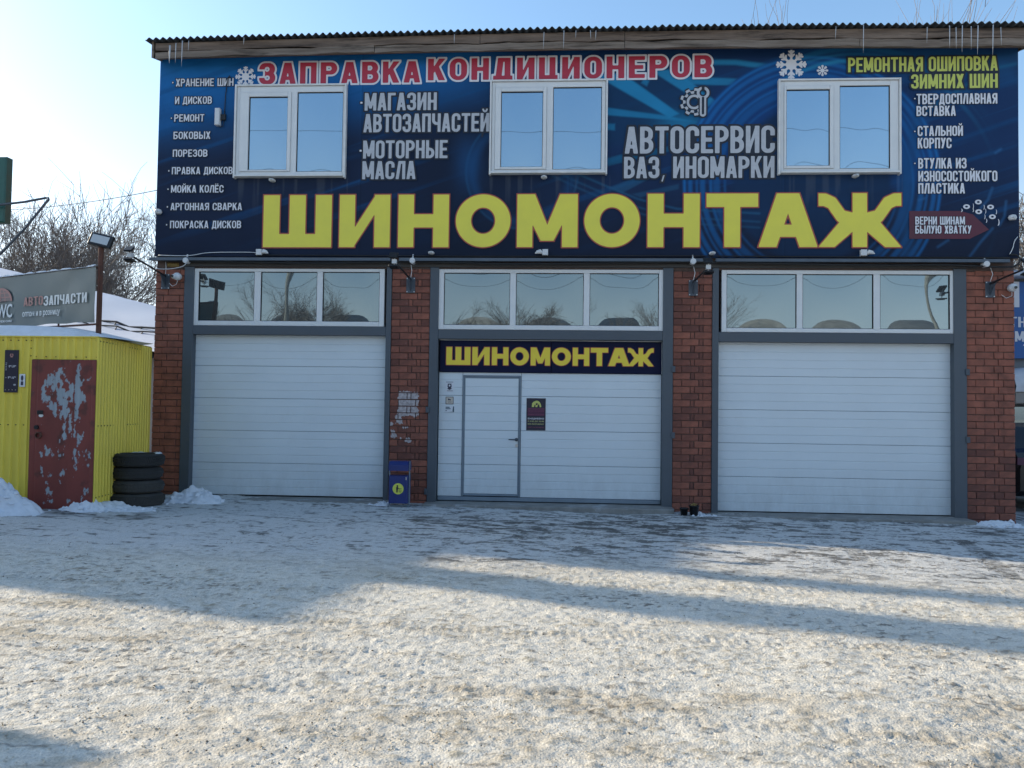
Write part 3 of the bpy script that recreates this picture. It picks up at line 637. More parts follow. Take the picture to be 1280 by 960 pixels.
stuffmb.build('brickwork', M['brick'], bld, kind='stuff')
M['brick'].node_tree  # the joined bricks carry their variation in the noise

# steel posts and beams round the three bays
PY0, PY1 = -.022, .30
def xx(px, Y=PY0): return X(px, 500, Y)
posts = [(PIERS[0][1]+.004, xx(238.5)), (xx(480.5), PIERS[1][0]-.003), (PIERS[1][1]+.003, xx(546.2)), (xx(828), PIERS[2][0]-.003), (PIERS[2][1]+.003, xx(898)), (xx(1193), PIERS[3][0]-.003)]
PTOP = Z(600, 334, -.02)
for k, (a, b) in enumerate(posts):
    m = MB(); zb = gz(a)-.05
    m.bbox(a, b, PY0, PY1, zb, PTOP-.004, .004)
    o = m.build('door_post', M['steel'], bld)
    h = MB()
    # welded hinge lugs left from older gates
    if k in (2, 3, 5):
        side = a if k == 2 else b
        for zz in ((1.02, 2.0) if k != 2 else (1.35, .12)):
            h = MB(); h.bbox(side-.02 if k != 2 else side-.035, side+.035 if k != 2 else side+.02, PY0-.018, PY0-.002, zz, zz+.09, .003); h.build('hinge_lug', M['plate'], o)
        pass
beams = [(posts[0][1], posts[1][0], Z(360, 418.6, PY0), Z(360, 407.5, PY0)), (posts[2][1], posts[3][0], Z(690, 424.5, PY0), Z(690, 412.8, PY0)), (posts[4][1], posts[5][0], Z(1045, 428.2, PY0), Z(1045, 416.2, PY0))]
for a, b, z0, z1 in beams:
    m = MB(); m.bbox(a+.001, b-.001, PY0+.003, PY1, z0, z1, .004); m.build('lintel_beam', M['steel'], bld)
m = MB(); zl = PTOP; m.bbox(posts[0][0]-.02, posts[5][1]+.15, -.035, .02, zl, Z(600, 328.5, -.04), .003)
for i in range(26):
    x = posts[5][0]-.6+i*.045; 
    if x < posts[5][1]+.14: m.bbox(x, x+.03, -.042, -.036, zl+.004, Z(600, 329, -.04)-.004, .002)
m.build('window_head_band', M['band'], bld)
# ledge flashing under the banner
zf0, zf1 = Z(640, 326.2, -.12), Z(640, 321.6, -.12)
segs = [(X(187, 322, -.12), X(488, 322, -.12)), (X(499, 322, -.12), X(886, 322, -.12)), (X(895, 322, -.12), X(1262, 322, -.12))]
for a, b in segs:
    m = MB(); m.add([(a, -.14, zf0-.004), (b, -.14, zf0-.004), (b, -.13, zf1-.012), (a, -.13, zf1-.012), (a, -.045, zf1), (b, -.045, zf1), (a, -.045, zf0), (b, -.045, zf0)],
                   [(0, 1, 2, 3), (3, 2, 5, 4), (0, 6, 7, 1), (0, 3, 4, 6), (1, 7, 5, 2)])
    m.build('ledge_flashing', M['steel_lit'], bld)

# ------------------------------------------------------------------ doors
def panel_mesh(x0, x1, z0, z1, y, ribs=4):
    """one sectional panel: shallow pressed grooves, rebated top and bottom edge"""
    mb = MB(); prof = [(y+.014, z0+.001), (y+.006, z0+.002), (y, z0+.006)]
    n = max(1, round((z1-z0)/.125)); s = (z1-z0)/n
    for k in range(1, n):
        zc = z0+k*s; prof += [(y, zc-.008), (y+.0055, zc-.003), (y+.0055, zc+.003), (y, zc+.008)]
    prof += [(y, z1-.005), (y+.006, z1-.002), (y+.014, z1-.001)]
    vs = []
    for yy, zz in prof: vs += [(x0, yy, zz), (x1, yy, zz)]
    mb.add(vs, [(2*i, 2*i+1, 2*i+3, 2*i+2) for i in range(len(prof)-1)])
    mb.add([(x0, y+.03, z0), (x0, y, z0+.01), (x0, y, z1-.01), (x0, y+.03, z1)], [(0, 3, 2, 1)])
    mb.add([(x1, y+.03, z0), (x1, y, z0+.01), (x1, y, z1-.01), (x1, y+.03, z1)], [(0, 1, 2, 3)])
    return mb
DY = .10
def sect_door(xl, xr, zt, zb, joints, label, cuts=None):
    m = MB(); m.box(xl-.12, xr+.12, DY+.04, DY+.10, zb-.03, zt+.12)
    d = m.build('garage_door', M['black_gap'], bld, label=label)
    zs = [zb]+sorted(joints)+[zt]
    for a, b in zip(zs, zs[1:]):
        if b-a < .03: continue
        for (u, v) in (cuts or [(xl, xr)]):
            panel_mesh(u, v, a, b, DY).build('door_panel', M['door'], d)
    return d
xd1 = (X(241.5, 500, DY), X(486, 500, DY)); zd = lambda px, py: Z(px, py, DY)
sect_door(*xd1, zd(360, 412), zd(360, 619.5), [zd(360, y) for y in (458, 498.5, 539, 579.5)], 'plain white sectional garage door, leftmost')
xd3 = (X(893, 500, DY), X(1190.3, 500, DY))
sect_door(*xd3, zd(1045, 421), zd(1045, 641.5), [zd(1170, y) for y in (472.8, 515.4, 557.6, 600.2)], 'plain white sectional garage door, rightmost')
# middle door with wicket
xa, xb = X(548.8, 500, DY), X(826.2, 500, DY); w0, w1 = X(577.6, 550, DY), X(650.5, 550, DY)
zb2 = zd(690, 622.6); zt2 = zd(690, 466.5); wz1 = zd(615, 469.5); wz0 = zb2+.012
j2 = [zd(700, y) for y in (496.0, 539.2, 582.4)]
m = MB(); m.box(xa-.12, xb+.12, DY+.04, DY+.10, zb2-.09, zt2+.5)
d2 = m.build('garage_door', M['black_gap'], bld, label='middle white garage door with a wicket door and a navy name board')
zs = [zb2]+sorted(j2)+[zt2]
for a, b in zip(zs, zs[1:]):
    for (u, v) in [(xa, w0-.006), (w0+.035, w1-.035), (w1+.006, xb)]:
        aa, bb_ = a, b
        if u > w0 and v < w1: aa = max(a, wz0+.03); bb_ = min(b, wz1-.04)
        if bb_-aa > .03: panel_mesh(u, v, aa, bb_, DY).build('door_panel', M['door'], d2)
m = MB(); m.bbox(xa, xb, DY-.008, DY+.03, zb2-.062, zb2-.002, .004); m.build('bottom_rail', M['alu'], d2)
m = MB(); m.bbox(w0, w1, DY+.001, DY+.03, wz1+.002, zt2-.002, .002); m.build('top_filler', M['door'], d2)
m = MB(); t_ = .036
m.bbox(w0, w0+t_*.55, DY-.014, DY+.02, zb2, wz1, .004); m.bbox(w1-t_*.55, w1, DY-.014, DY+.02, zb2, wz1, .004)
m.bbox(w0+t_*.56, w1-t_*.56, DY-.014, DY+.02, wz1-t_*.6, wz1-.001, .004)
wk = m.build('wicket_door', M['alu'], bld, label='narrow service door cut into the middle garage door, grey aluminium edging')
m = MB(); a0, a1 = w0+t_*.6, w1-t_*.6
m.bbox(a0, a0+t_*.5, DY-.004, DY+.02, zb2+.012, wz1-t_*.65, .003); m.bbox(a1-t_*.5, a1, DY-.004, DY+.02, zb2+.012, wz1-t_*.65, .003)
m.bbox(a0+t_*.51, a1-t_*.51, DY-.004, DY+.02, wz1-t_*1.2, wz1-t_*.66, .003); m.bbox(a0+t_*.51, a1-t_*.51, DY-.004, DY+.02, zb2+.012, zb2+.042, .003)
m.build('leaf_edge', M['alu'], wk)
hx, hz = X(645.5, 550, DY), zd(645, 549.5)
m = MB(); m.disc((hx, DY-.014, hz), .026, .026, DY, 16); m.tube([(hx, DY-.01, hz), (hx, DY-.055, hz), (hx-.02, DY-.062, hz), (hx-.115, DY-.062, hz+.002)], [.010, .010, .010, .008], 8); m.build('door_handle', M['plate'], wk)
m = MB(); m.disc((hx+.004, DY-.012, hz-.09), .022, .026, DY, 16); m.disc((hx+.004, DY-.016, hz-.09), .008, .012, DY-.011, 10); m.build('lock', M['screw'], wk)
# name board strip above the middle door
NBZ0, NBZ1 = Z(690, 466.3, DY-.03), Z(690, 426.5, DY-.03); xm = X(689.2, 446, DY-.03)
xl_, xr_ = X(550, 446, DY-.03), X(826.8, 446, DY-.03)
m = MB(); m.bbox(xl_, xm-.004, DY-.03, DY+.03, NBZ0, NBZ1, .003); nb1 = m.build('name_board', M['navy_panel'], d2)
m = MB(); m.bbox(xm+.002, xr_, DY-.028, DY+.03, NBZ0, NBZ1-.002, .003); m.build('name_board', M['navy_panel'], d2)
m = MB(); m.bbox(xl_-.01, xr_+.02, DY-.034, DY+.03, NBZ1+.002, NBZ1+.012, .002); m.bbox(xr_+.004, xr_+.014, DY-.034, DY+.03, NBZ0, NBZ1, .002); m.build('board_edging', M['pvc'], d2)
def facade(Y): return lambda x, z, d: (x, Y-d, z)
def big_letters(boxes, yt0, yb0, yt1, yb1, Y, parent, fill, edge, eoff, n, name='lettering', d=.002):
    """heavy letters, each fitted to its own place; one part per letter"""
    for ib, (c, a, b) in enumerate(boxes):
        t = (a-boxes[0][1])/(boxes[-1][2]-boxes[0][1])
        yt = yt0+(yt1-yt0)*t; yb = yb0+(yb1-yb0)*t
        x0, x1 = X(a, (yt+yb)/2, Y), X(b, (yt+yb)/2, Y); z0, z1 = Z((a+b)/2, yb, Y), Z((a+b)/2, yt, Y)
        w = glyph(c, 'black')[1]; sx = (x1-x0)/w; sz = z1-z0
        mo = MB(); put_glyph(mo, c, 'black', x0, z0, sx, sz, lambda p, q: (p, Y-d-.0007*(ib % 2), q), eoff, n)
        mf = MB(); put_glyph(mf, c, 'black', x0, z0, sx, sz, lambda p, q: (p, Y-2*d-.0007*(ib % 2), q), 0, n)
        o = mo.build('letter', edge, parent); mf.build('letter_face', fill, o) if parent is bld_banner else mf.build('letter', fill, parent)
bld_banner = None
big_letters([('Ш', 558, 588), ('И', 590.5, 612), ('Н', 615, 635.5), ('О', 638, 661), ('М', 663.5, 687.5), ('О', 690, 713.5), ('Н', 716, 736.5), ('Т', 738.5, 760), ('А', 760.5, 787), ('Ж', 785, 817)],
            433.8, 456, 435.5, 458, DY-.031, d2, M['yellow2'], M['orange_edge'], .035, 44)

# concrete thresholds
for (a, b, z) in [(posts[0][1], posts[1][0], zd(360, 620)-.012), (posts[2][1], posts[3][0], zb2-.075), (posts[4][1], posts[5][0], zd(1045, 641.5)-.012)]:
    m = MB(); m.bbox(a-.14, b+.14, -.36, -.03, z-.3, z-.004, .012); m.bbox(a+.001, b-.001, -.03, .14, z-.3, z, .004); m.build('threshold', M['concrete'], bld)

# ------------------------------------------------------------------ windows
def pane_mesh(x0, x1, z0, z1, y, bulge=.004, seed=0):
    mb = MB(); mb.smooth = True; nx, nz = 14, 10; vs = []
    for j in range(nz+1):
        for i in range(nx+1):
            u, v = i/nx, j/nz; b = (1-(2*u-1)**2)*(1-(2*v-1)**2)
            vs.append((x0+(x1-x0)*u, y-bulge*b+(.0007 if bulge > .004 else .0003)*math.sin(seed*2+4*u+2*v)+.0003*math.sin(5*v+3*u*seed), z0+(z1-z0)*v))
    mb.add(vs, [(j*(nx+1)+i, j*(nx+1)+i+1, (j+1)*(nx+1)+i+1, (j+1)*(nx+1)+i) for j in range(nz) for i in range(nx)])
    return mb
def low_window(o, mull, g, label):
    Y = .02; x0, x1 = X(o[0], 372, Y), X(o[1], 372, Y); zt, zb = Z((o[0]+o[1])/2, o[2], Y), Z((o[0]+o[1])/2, o[3], Y)
    gx = [X(g[0], 372, Y)]+[X(q, 372, Y) for q in mull]+[X(g[1], 372, Y)]; gzt, gzb = Z((o[0]+o[1])/2, g[2], Y), Z((o[0]+o[1])/2, g[3], Y)
    m = MB()
    for q in ((x0, gx[0]), (gx[-1], x1)): m.bbox(q[0], q[1], Y-.02, Y+.06, zb, zt, .005)
    for k in (1, 3): m.bbox(gx[k], gx[k+1], Y-.016, Y+.06, gzb, gzt, .005)
    m.bbox(gx[0]+.0005, gx[-1]-.0005, Y-.02, Y+.06, zb, gzb, .005); m.bbox(gx[0]+.0005, gx[-1]-.0005, Y-.02, Y+.06, gzt, zt, .005)
    f = m.build('window', M['pvc'], bld, label=label)
    for k in (0, 2, 4):
        a, b = gx[k], gx[k+1]
        s = MB()
        for q in ((a, a+.008, gzb, gzt), (b-.008, b, gzb, gzt), (a+.008, b-.008, gzb, gzb+.008), (a+.008, b-.008, gzt-.008, gzt)): s.box(q[0]+.0005, q[1]-.0005, Y-.004, Y+.03, q[2]+.0005, q[3]-.0005)
        s.build('gasket', M['black_gap'], f)
        pane_mesh(a+.007, b-.007, gzb+.007, gzt-.007, Y+.012, .0048, k).build('pane', M['glass_low'], f)
low_window((243, 480.7, 335, 407.6), (318, 326, 396.3, 403.5), (248.5, 474.5, 340, 401.7), 'three-pane transom window above the left garage door')
low_window((548.5, 829.5, 336.2, 412.8), (637.5, 645, 729.5, 737), (555, 823.5, 341.6, 407), 'three-pane transom window above the middle garage door')
low_window((901.8, 1194.5, 337.4, 416.2), (995.5, 1003, 1091.5, 1099.7), (908, 1187, 343, 411), 'three-pane transom window above the right garage door')

BY = -.055    # banner plane
def up_window(o, pl, pr, label, seed):
    Y = BY; ym = 165; cx = (o[0]+o[1])/2
    x0, x1 = X(o[0], ym, Y), X(o[1], ym, Y); zt, zb = Z(cx, o[2], Y), Z(cx, o[3], Y)
    e = .026
    m = MB()  # sheet casing round the opening
    m.bbox(x0, x0+e, Y-.085, Y-.001, zb-.015, zt, .003); m.bbox(x1-e, x1, Y-.085, Y-.001, zb-.015, zt, .003)
    m.bbox(x0+e+.001, x1-e-.001, Y-.085, Y-.001, zt-e, zt-.001, .003); m.bbox(x0+e+.001, x1-e-.001, Y-.11, Y-.001, zb, zb+e, .003)
    f = m.build('window', M['pvc_dirty'], bld, label=label)
    a0, a1, c0, c1 = x0+e+.004, x1-e-.004, zb+e+.002, zt-e-.004
    yl = Y-.05
    L_ = [X(pl[0], ym, yl), X(pl[1], ym, yl), Z(cx, pl[2], yl), Z(cx, pl[3], yl)]; R_ = [X(pr[0], ym, yl), X(pr[1], ym, yl), Z(cx, pr[2], yl), Z(cx, pr[3], yl)]
    xm0, xm1 = L_[1]+.055, R_[0]
    m = MB()
    m.bbox(a0, a0+.05, yl-.01, Y-.003, c0, c1, .005); m.bbox(R_[1], a1, yl-.01, Y-.003, c0, c1, .005)
    m.bbox(xm0, xm1, yl-.012, Y-.003, c0+.03, c1-.03, .005)
    m.bbox(a0+.051, R_[1]-.001, yl-.01, Y-.003, R_[2], c1, .005); m.bbox(a0+.051, R_[1]-.001, yl-.01, Y-.003, c0, R_[3], .005)
    m.build('frame', M['pvc'], f)
    m = MB(); s0 = a0+.052; s1 = xm0-.002; t0 = R_[3]+.002; t1 = R_[2]-.002
    m.bbox(s0, L_[0], yl-.026, Y-.003, t0, t1, .006); m.bbox(L_[1], s1, yl-.026, Y-.003, t0, t1, .006)
    m.bbox(L_[0]+.001, L_[1]-.001, yl-.026, Y-.003, L_[2], t1, .006); m.bbox(L_[0]+.001, L_[1]-.001, yl-.026, Y-.003, t0, L_[3], .006)
    m.build('sash', M['pvc'], f)
    for q, yy in ((L_, yl), (R_, yl+.006)):
        g = MB(); d = .009
        for b in ((q[0], q[0]+d, q[3], q[2]), (q[1]-d, q[1], q[3], q[2]), (q[0]+d, q[1]-d, q[3], q[3]+d), (q[0]+d, q[1]-d, q[2]-d, q[2])): g.box(b[0]+.0006, b[1]-.0006, yy-.003, yy+.03, b[2]+.0006, b[3]-.0006)
        g.build('gasket', M['black_gap'], f)
        pane_mesh(q[0]+.008, q[1]-.008, q[3]+.008, q[2]-.008, yy+.010, .003, seed).build('pane', M['glass_up'], f)
    return f
up_window((295, 433.8, 107.4, 222.6), (311, 359.5, 121, 212.5), (371, 428.5, 115.5, 214.8), 'white two-pane upper window, leftmost', 1)
up_window((612.5, 759, 101.6, 218.6), (626, 678.5, 114.5, 209), (691, 752, 109.3, 212), 'white two-pane upper window, middle', 2)
up_window((971.6, 1124, 100.5, 218.2), (982.5, 1037, 111.8, 207.5), (1049.5, 1112.5, 107.3, 211), 'white two-pane upper window, rightmost', 3)

# ------------------------------------------------------------------ roof
RY = -.42
nw = int((13.06-(-.06))/.107); sheetw = 9*.107; x = -.06; k = 0
zr0 = Z(187, 50.5, RY); zr1 = Z(1200, 31.5, RY)
rz_ = lambda x: zr0+.045+(zr1-zr0)*min(x, 12)/12.0*0+(.05*math.sin(math.pi*min(max(x, 0), 12.8)/12.8))+(zr1-zr0)*x/12.2
while x < 12.98:
    x1 = min(x+sheetw+.02, 13.05); mb = MB(); mb.smooth = True; n = int((x1-x)/.107*10); vs = []; lift = rng.uniform(-.006, .008)
    for (yy, dz, th) in ((RY+rng.uniform(-.02, .02), 0, 1), (9.4, 1.1, 1), (9.4, 1.1, 0), (RY, 0, 0)):
        pass
    ye = RY+rng.uniform(-.015, .015)
    for yy, dz in ((ye, 0), (4.5, .62), (9.4, 1.25)):
        for s in (0, 1):
            for i in range(n+1):
                xi = x+(x1-x)*i/n; zz = rz_(xi)-.022+.020*math.cos(2*math.pi*(xi)/.107)+dz+lift+(0 if s == 0 else -.010)
                vs.append((xi, yy, zz))
    N1 = n+1; fs = []
    for r_ in (0, 1):
        for i in range(n):
            a = r_*2*N1+i; fs.append((a, a+1, a+2*N1+1, a+2*N1)); b = a+N1; fs.append((b, b+2*N1, b+2*N1+1, b+1))
    for i in range(n): fs.append((i, i+N1, i+N1+1, i+1))
    mb.add(vs, fs); mb.build('roof_sheet', M['slate'], bld)
    x += sheetw; k += 1
m = MB()   # thin snow lying on the roof, held back from the edge
vs = []; nn = 130
for j, (yy, dz, hh) in enumerate(((-.02, .05, .0), (.14, .075, .03), (4.5, .62, .08), (9.4, 1.25, .08))):
    for i in range(nn+1):
        xi = .02+12.96*i/nn; vs.append((xi, yy+(.10*math.sin(i*1.7)+.06*math.sin(i*.6) if j < 2 else 0), rz_(xi)+dz+hh*(.7+.3*math.sin(i*.9))+.0))
m.smooth = True; m.add(vs, [(j*(nn+1)+i, j*(nn+1)+i+1, (j+1)*(nn+1)+i+1, (j+1)*(nn+1)+i) for j in range(3) for i in range(nn)])
m.build('roof_snow', M['snow'], bld)
# fascia boards (lower edge on the photo line y 72 -> 55) in two rows, plus soffit and gable ends
FY = -.33
zfb = lambda px, py: Z(px, py, FY)
cuts_a = [X(194, 60, FY), X(600, 50, FY), X(781, 50, FY), 12.93]; cuts_b = [X(194, 60, FY), X(468, 50, FY), X(781, 50, FY), X(1075, 50, FY), 12.93]
def fz(x, t):   # t 0 bottom .. 1 top
    zb_ = 6.70+.055*math.sin(math.pi*min(max(x/12.8, 0), 1))+.005*x/12.8; zt_ = rz_(x)-.05
    return zb_+(zt_-zb_)*t
for cuts_, t0, t1, yy, mm in ((cuts_a, .47, 1.0, 0, M['wood']), (cuts_b, 0, .415, .008, M['wood2'])):
    for a, b in zip(cuts_, cuts_[1:]):
        mb = MB(); a += .004; b -= .004; n = 24; vs = []; dy = rng.uniform(-.006, .006); sd = rng.random()*9
        for i in range(n+1):
            xi = a+(b-a)*i/n; w_ = .008*math.sin(xi*3.1+sd)+.006*math.sin(xi*8+sd)+.004*math.sin(xi*23+sd)
            z0_, z1_ = fz(xi, t0)+w_, fz(xi, t1)+(w_ if t1 < 1 else 0)
            vs += [(xi, FY+yy+dy, z0_), (xi, FY+yy+dy, z1_), (xi, FY+yy+dy+.03, z1_), (xi, FY+yy+dy+.03, z0_)]
        fs = []
        for i in range(n):
            for k in range(4): p, q = i*4+k, i*4+(k+1) % 4; fs.append((p, q, q+4, p+4))
        fs += [(0, 3, 2, 1), (n*4, n*4+1, n*4+2, n*4+3)]
        mb.add(vs, fs); mb.build('fascia_board', mm, bld)
m = MB(); n = 20; vs = []
for i in range(n+1):
    xi = .03+12.9*i/n; vs += [(xi, FY+.036, fz(xi, 0)-.004), (xi, -.03, fz(xi, 0)+.10), (xi, -.03, fz(xi, 0)+.125), (xi, FY+.036, fz(xi, 0)+.02)]
fs = []
for i in range(n):
    for k in range(4): p, q = i*4+k, i*4+(k+1) % 4; fs.append((p, p+4, q+4, q))
m.add(vs, fs+[(0, 1, 2, 3), (n*4+3, n*4+2, n*4+1, n*4)]); m.build('soffit', M['wood'], bld)
for xg in (.0, 12.935):
    m = MB(); m.add([(xg, FY, 6.70), (xg, 0, 6.78), (xg, 9.2, 7.6), (xg, 9.2, 8.1), (xg, FY, 6.95), (xg+.03, FY, 6.70), (xg+.03, 0, 6.78), (xg+.03, 9.2, 7.6), (xg+.03, 9.2, 8.1), (xg+.03, FY, 6.95)],
                   [(0, 4, 3, 2, 1), (5, 6, 7, 8, 9), (0, 5, 9, 4), (4, 9, 8, 3), (3, 8, 7, 2), (2, 7, 6, 1), (1, 6, 5, 0)]); m.build('gable_board', M['wood2'], bld)

# ================================================================== BIG BANNER
def banner():
    x0, x1 = 0.0, 12.90; z0, z1 = Z(600, 321.2, BY), Z(600, 60, BY)
    nx, nz = 900, 215
    u = np.linspace(x0, x1, nx); v = np.linspace(z0, z1, nz); GX, GZ = np.meshgrid(u, v)
    # pixel-like print coordinates of the artwork (194..1269 x 322..62)
    px = 199+(GX-x0)/(x1-x0)*1068; py = 321-(GZ-z0)/(z1-z0)*259
    def lerp(a, b, t): return a*(1-t[..., None])+b*t[..., None]
    navy = np.array([.010, .020, .050]); deep = np.array([.008, .040, .13]); blue = np.array([.010, .135, .38]); cyan = np.array([.020, .23, .44]); dk = np.array([.007, .015, .036])
    C = np.ones(GX.shape+(3,))*navy
    t = (1-sstep(95, 215, py+ .10*(px-200)))
    C = lerp(C, blue, t*.95*(1-sstep(560, 720, px)))
    C = lerp(C, deep, sstep(60, 200, px-0)*0+sstep(300, 150, py)*.7*sstep(560, 760, px))
    # soft diagonal sweeps across the left half
    sw = fbm((px*.25+py*1.0)/34, (px-py*.2)/420, 4, 5); C = lerp(C, blue*.9, sstep(.52, .72, sw)*.55*sstep(300, 170, py)*sstep(640, 420, px))
    sw = fbm((px*.33+py)/9, (px)/260, 4, 15); C = lerp(C, blue*.55, sstep(.5, .75, sw)*.55*sstep(330, 230, py))
    C = lerp(C, dk, sstep(470, 600, px)*sstep(760, 600, px)*sstep(110, 170, py)*.75)
    def band(C, pts, w, col, a, soft=2.0):
        d = 1e9
        for (ax, ay), (bx, by) in zip(pts, pts[1:]):
            ex, ey = bx-ax, by-ay; h = np.clip(((px-ax)*ex+(py-ay)*ey)/(ex*ex+ey*ey), 0, 1); d = np.minimum(d, np.hypot(px-ax-ex*h, py-ay-ey*h))
        return lerp(C, np.array(col), sstep(w/2+soft, w/2-soft, d)*a)
    def poly(C, pts, col, a, soft=1.5):
        d = -1e9; area = sum(pts[i][0]*pts[(i+1) % len(pts)][1]-pts[(i+1) % len(pts)][0]*pts[i][1] for i in range(len(pts)))
        if area < 0: pts = pts[::-1]
        for i in range(len(pts)):
            (ax, ay), (bx, by) = pts[i], pts[(i+1) % len(pts)]; ex, ey = bx-ax, by-ay; d = np.maximum(d, ((px-ax)*ey-(py-ay)*ex)/math.hypot(ex, ey))
        return lerp(C, np.array(col), sstep(soft, -soft, d)*a)
    def ringc(C, cx, cy, r, w, col, a, k=1.0, soft=2):
        d = np.abs(np.hypot(px-cx, (py-cy)*k)-r)-w/2; return lerp(C, np.array(col), sstep(soft, -soft, d)*a)
    # alloy wheel, spokes radiating from behind the wrench emblem
    C = poly(C, [(742, 92), (860, 62), (905, 100), (880, 170), (742, 190)], (.008, .040, .10), .8, 12)
    C = poly(C, [(757, 97), (792, 96), (862, 146), (850, 151)], cyan, .85)
    C = poly(C, [(826, 92), (856, 92), (908, 132), (897, 138)], cyan, .8)
    C = poly(C, [(862, 100), (932, 104), (926, 112), (874, 110)], cyan*.9, .75)
    C = band(C, [(890, 83), (930, 84), (972, 90)], 6, cyan, .8); C = band(C, [(780, 90), (760, 96), (735, 110)], 3, cyan*.8, .6)
    C = poly(C, [(759, 136), (850, 149), (880, 156), (759, 146)], cyan*.9, .8)
    C = poly(C, [(759, 157), (783, 158), (783, 166), (759, 164)], cyan*.8, .7); C = poly(C, [(759, 204), (790, 196), (850, 186), (850, 192), (759, 213)], cyan*.6, .6)
    C = lerp(C, cyan*.8, np.exp(-((px-866)/30)**2-((py-160)/14)**2)*.8)
    C = poly(C, [(818, 103), (825, 105), (822, 112), (815, 108)], cyan, .6); C = poly(C, [(762, 112), (770, 118), (762, 120)], cyan, .6)
    # tyre seen from its side, sweeping over the right half
    cx, cy = 1022, 232
    rr = np.hypot(px-cx, py-cy); ang = np.degrees(np.arctan2(-(py-cy), px-cx))
    vis = sstep(-10, 10, ang)*sstep(190, 165, ang)
    C = lerp(C, np.array([.008, .048, .17]), sstep(160, 152, rr)*.95*vis)
    for r_, w_, a_ in ((153, 3, .8), (146, 5, .55), (138, 2, .6), (131, 6, .5), (121, 3, .6), (114, 8, .35), (104, 2, .4)):
        C = ringc(C, cx, cy, r_, w_, (.012, .15, .42), a_)
    C = lerp(C, np.array([.008, .03, .08]), sstep(100, 90, rr)*.9)
    for r_, w_, a_ in ((170, 4, .75), (178, 2, .5), (185, 6, .35)):
        d = np.abs(np.hypot(px-1075, (py-250)*1.02)-r_)-w_/2; C = lerp(C, cyan, sstep(2.5, -2, d)*a_*sstep(40, 60, px-940)*sstep(1250, 1110, px))
    C = poly(C, [(1050, 73), (1180, 62), (1264, 88), (1264, 112), (1150, 100)], (.010, .075, .20), .6, 10)
    C = band(C, [(1264, 78), (1200, 96), (1150, 150), (1134, 230), (1136, 316)], 16, (.010, .07, .19), .7, 9)
    C = band(C, [(1264, 90), (1235, 96), (1160, 145)], 3, cyan*.7, .5, 3)
    # rim edge and spokes of the second wheel low in the middle
    for off_, a_ in ((0, .6), (10, .45), (17, .4)):
        C = band(C, [(690, 196+off_), (735, 218+off_), (775, 235+off_), (812, 250+off_), (860, 262+off_), (960, 268+off_)], 2.2, (.02, .11, .22), a_, 1.5)
    C = poly(C, [(778, 236), (828, 216), (838, 219), (792, 243)], (.02, .10, .2), .55); C = poly(C, [(805, 244), (862, 232), (862, 238), (815, 248)], (.02, .09, .18), .5)
    C = ringc(C, 668, 216, 62, 10, (.01, .06, .16), .6, 1.0, 6); C = ringc(C, 668, 216, 70, 2, (.02, .12, .26), .4, 1.0, 2)
    C = lerp(C, np.array([.012, .08, .22]), np.exp(-((px-600)/16)**2-((py-205)/30)**2)*.5)
    for p in ([(1240, 196), (1246, 192)], [(1236, 238), (1231, 252), (1222, 262)], [(1252, 254), (1250, 272), (1244, 282)], [(1236, 286), (1222, 302), (1209, 320)], [(1172, 308), (1184, 300)], [(1150, 252), (1157, 250)]):
        C = band(C, p, 2.5, (.03, .13, .30), .6, 2)
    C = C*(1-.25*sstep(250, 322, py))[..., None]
    C = C*(.90+.20*fbm(GX*3, GZ*3, 4, 70))[..., None]
    for sx in (3.18, 6.36, 9.54): C = C*(1+.16*np.exp(-((GX-sx)/.012)**2)-.22*np.exp(-((GX-sx-.022)/.010)**2))[..., None]   # welded seams of the vinyl
    for wx0, wx1 in ((1.2, 3.0), (5.15, 7.0), (9.45, 11.25)):      # pale drip marks below the sills
        dr = sstep(.60, .75, fbm(GX*16, GZ*.8, 3, 81))*(GX > wx0)*(GX < wx1)*sstep(5.0, 4.9, GZ)*sstep(4.25, 4.9, GZ)
        C = C*(1-.16*dr[..., None])+.16*dr[..., None]*np.array([.16, .18, .20])
    yy = BY+.0035*np.sin(GX*2.1+GZ)*np.sin(GZ*1.7)+.002*np.sin(GX*9+GZ*3)
    yy -= .0
    me = bpy.data.meshes.new('banner'); me.vertices.add(nx*nz); bx = 6.45
    me.vertices.foreach_set('co', np.stack([GX-bx, yy-BY, GZ-z0], -1).astype(np.float32).ravel())
    idx = np.arange(nx*nz).reshape(nz, nx); q = np.stack([idx[:-1, :-1], idx[:-1, 1:], idx[1:, 1:], idx[1:, :-1]], -1).reshape(-1, 4); nf = len(q)
    me.loops.add(nf*4); me.loops.foreach_set('vertex_index', q.ravel().astype(np.int32)); me.polygons.add(nf)
    me.polygons.foreach_set('loop_start', np.arange(0, nf*4, 4, dtype=np.int32)); me.polygons.foreach_set('loop_total', np.full(nf, 4, dtype=np.int32)); me.polygons.foreach_set('use_smooth', np.ones(nf, dtype=bool)); me.update(calc_edges=True)
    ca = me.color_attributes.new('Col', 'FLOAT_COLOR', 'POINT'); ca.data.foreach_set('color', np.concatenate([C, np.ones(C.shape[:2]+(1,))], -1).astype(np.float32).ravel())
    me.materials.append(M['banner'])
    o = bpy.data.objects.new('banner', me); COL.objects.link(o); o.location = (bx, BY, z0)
    tag(o, 'huge dark blue printed banner with wheel artwork and yellow lettering covering the upper storey', 'banner')
    m = MB(); m.box(x0, x1, BY+.008, -.004, z0, z1); m.build('backing_frame', M['steel'], o)
    return o
ban = banner(); bld_banner = ban
TY = BY-.0075
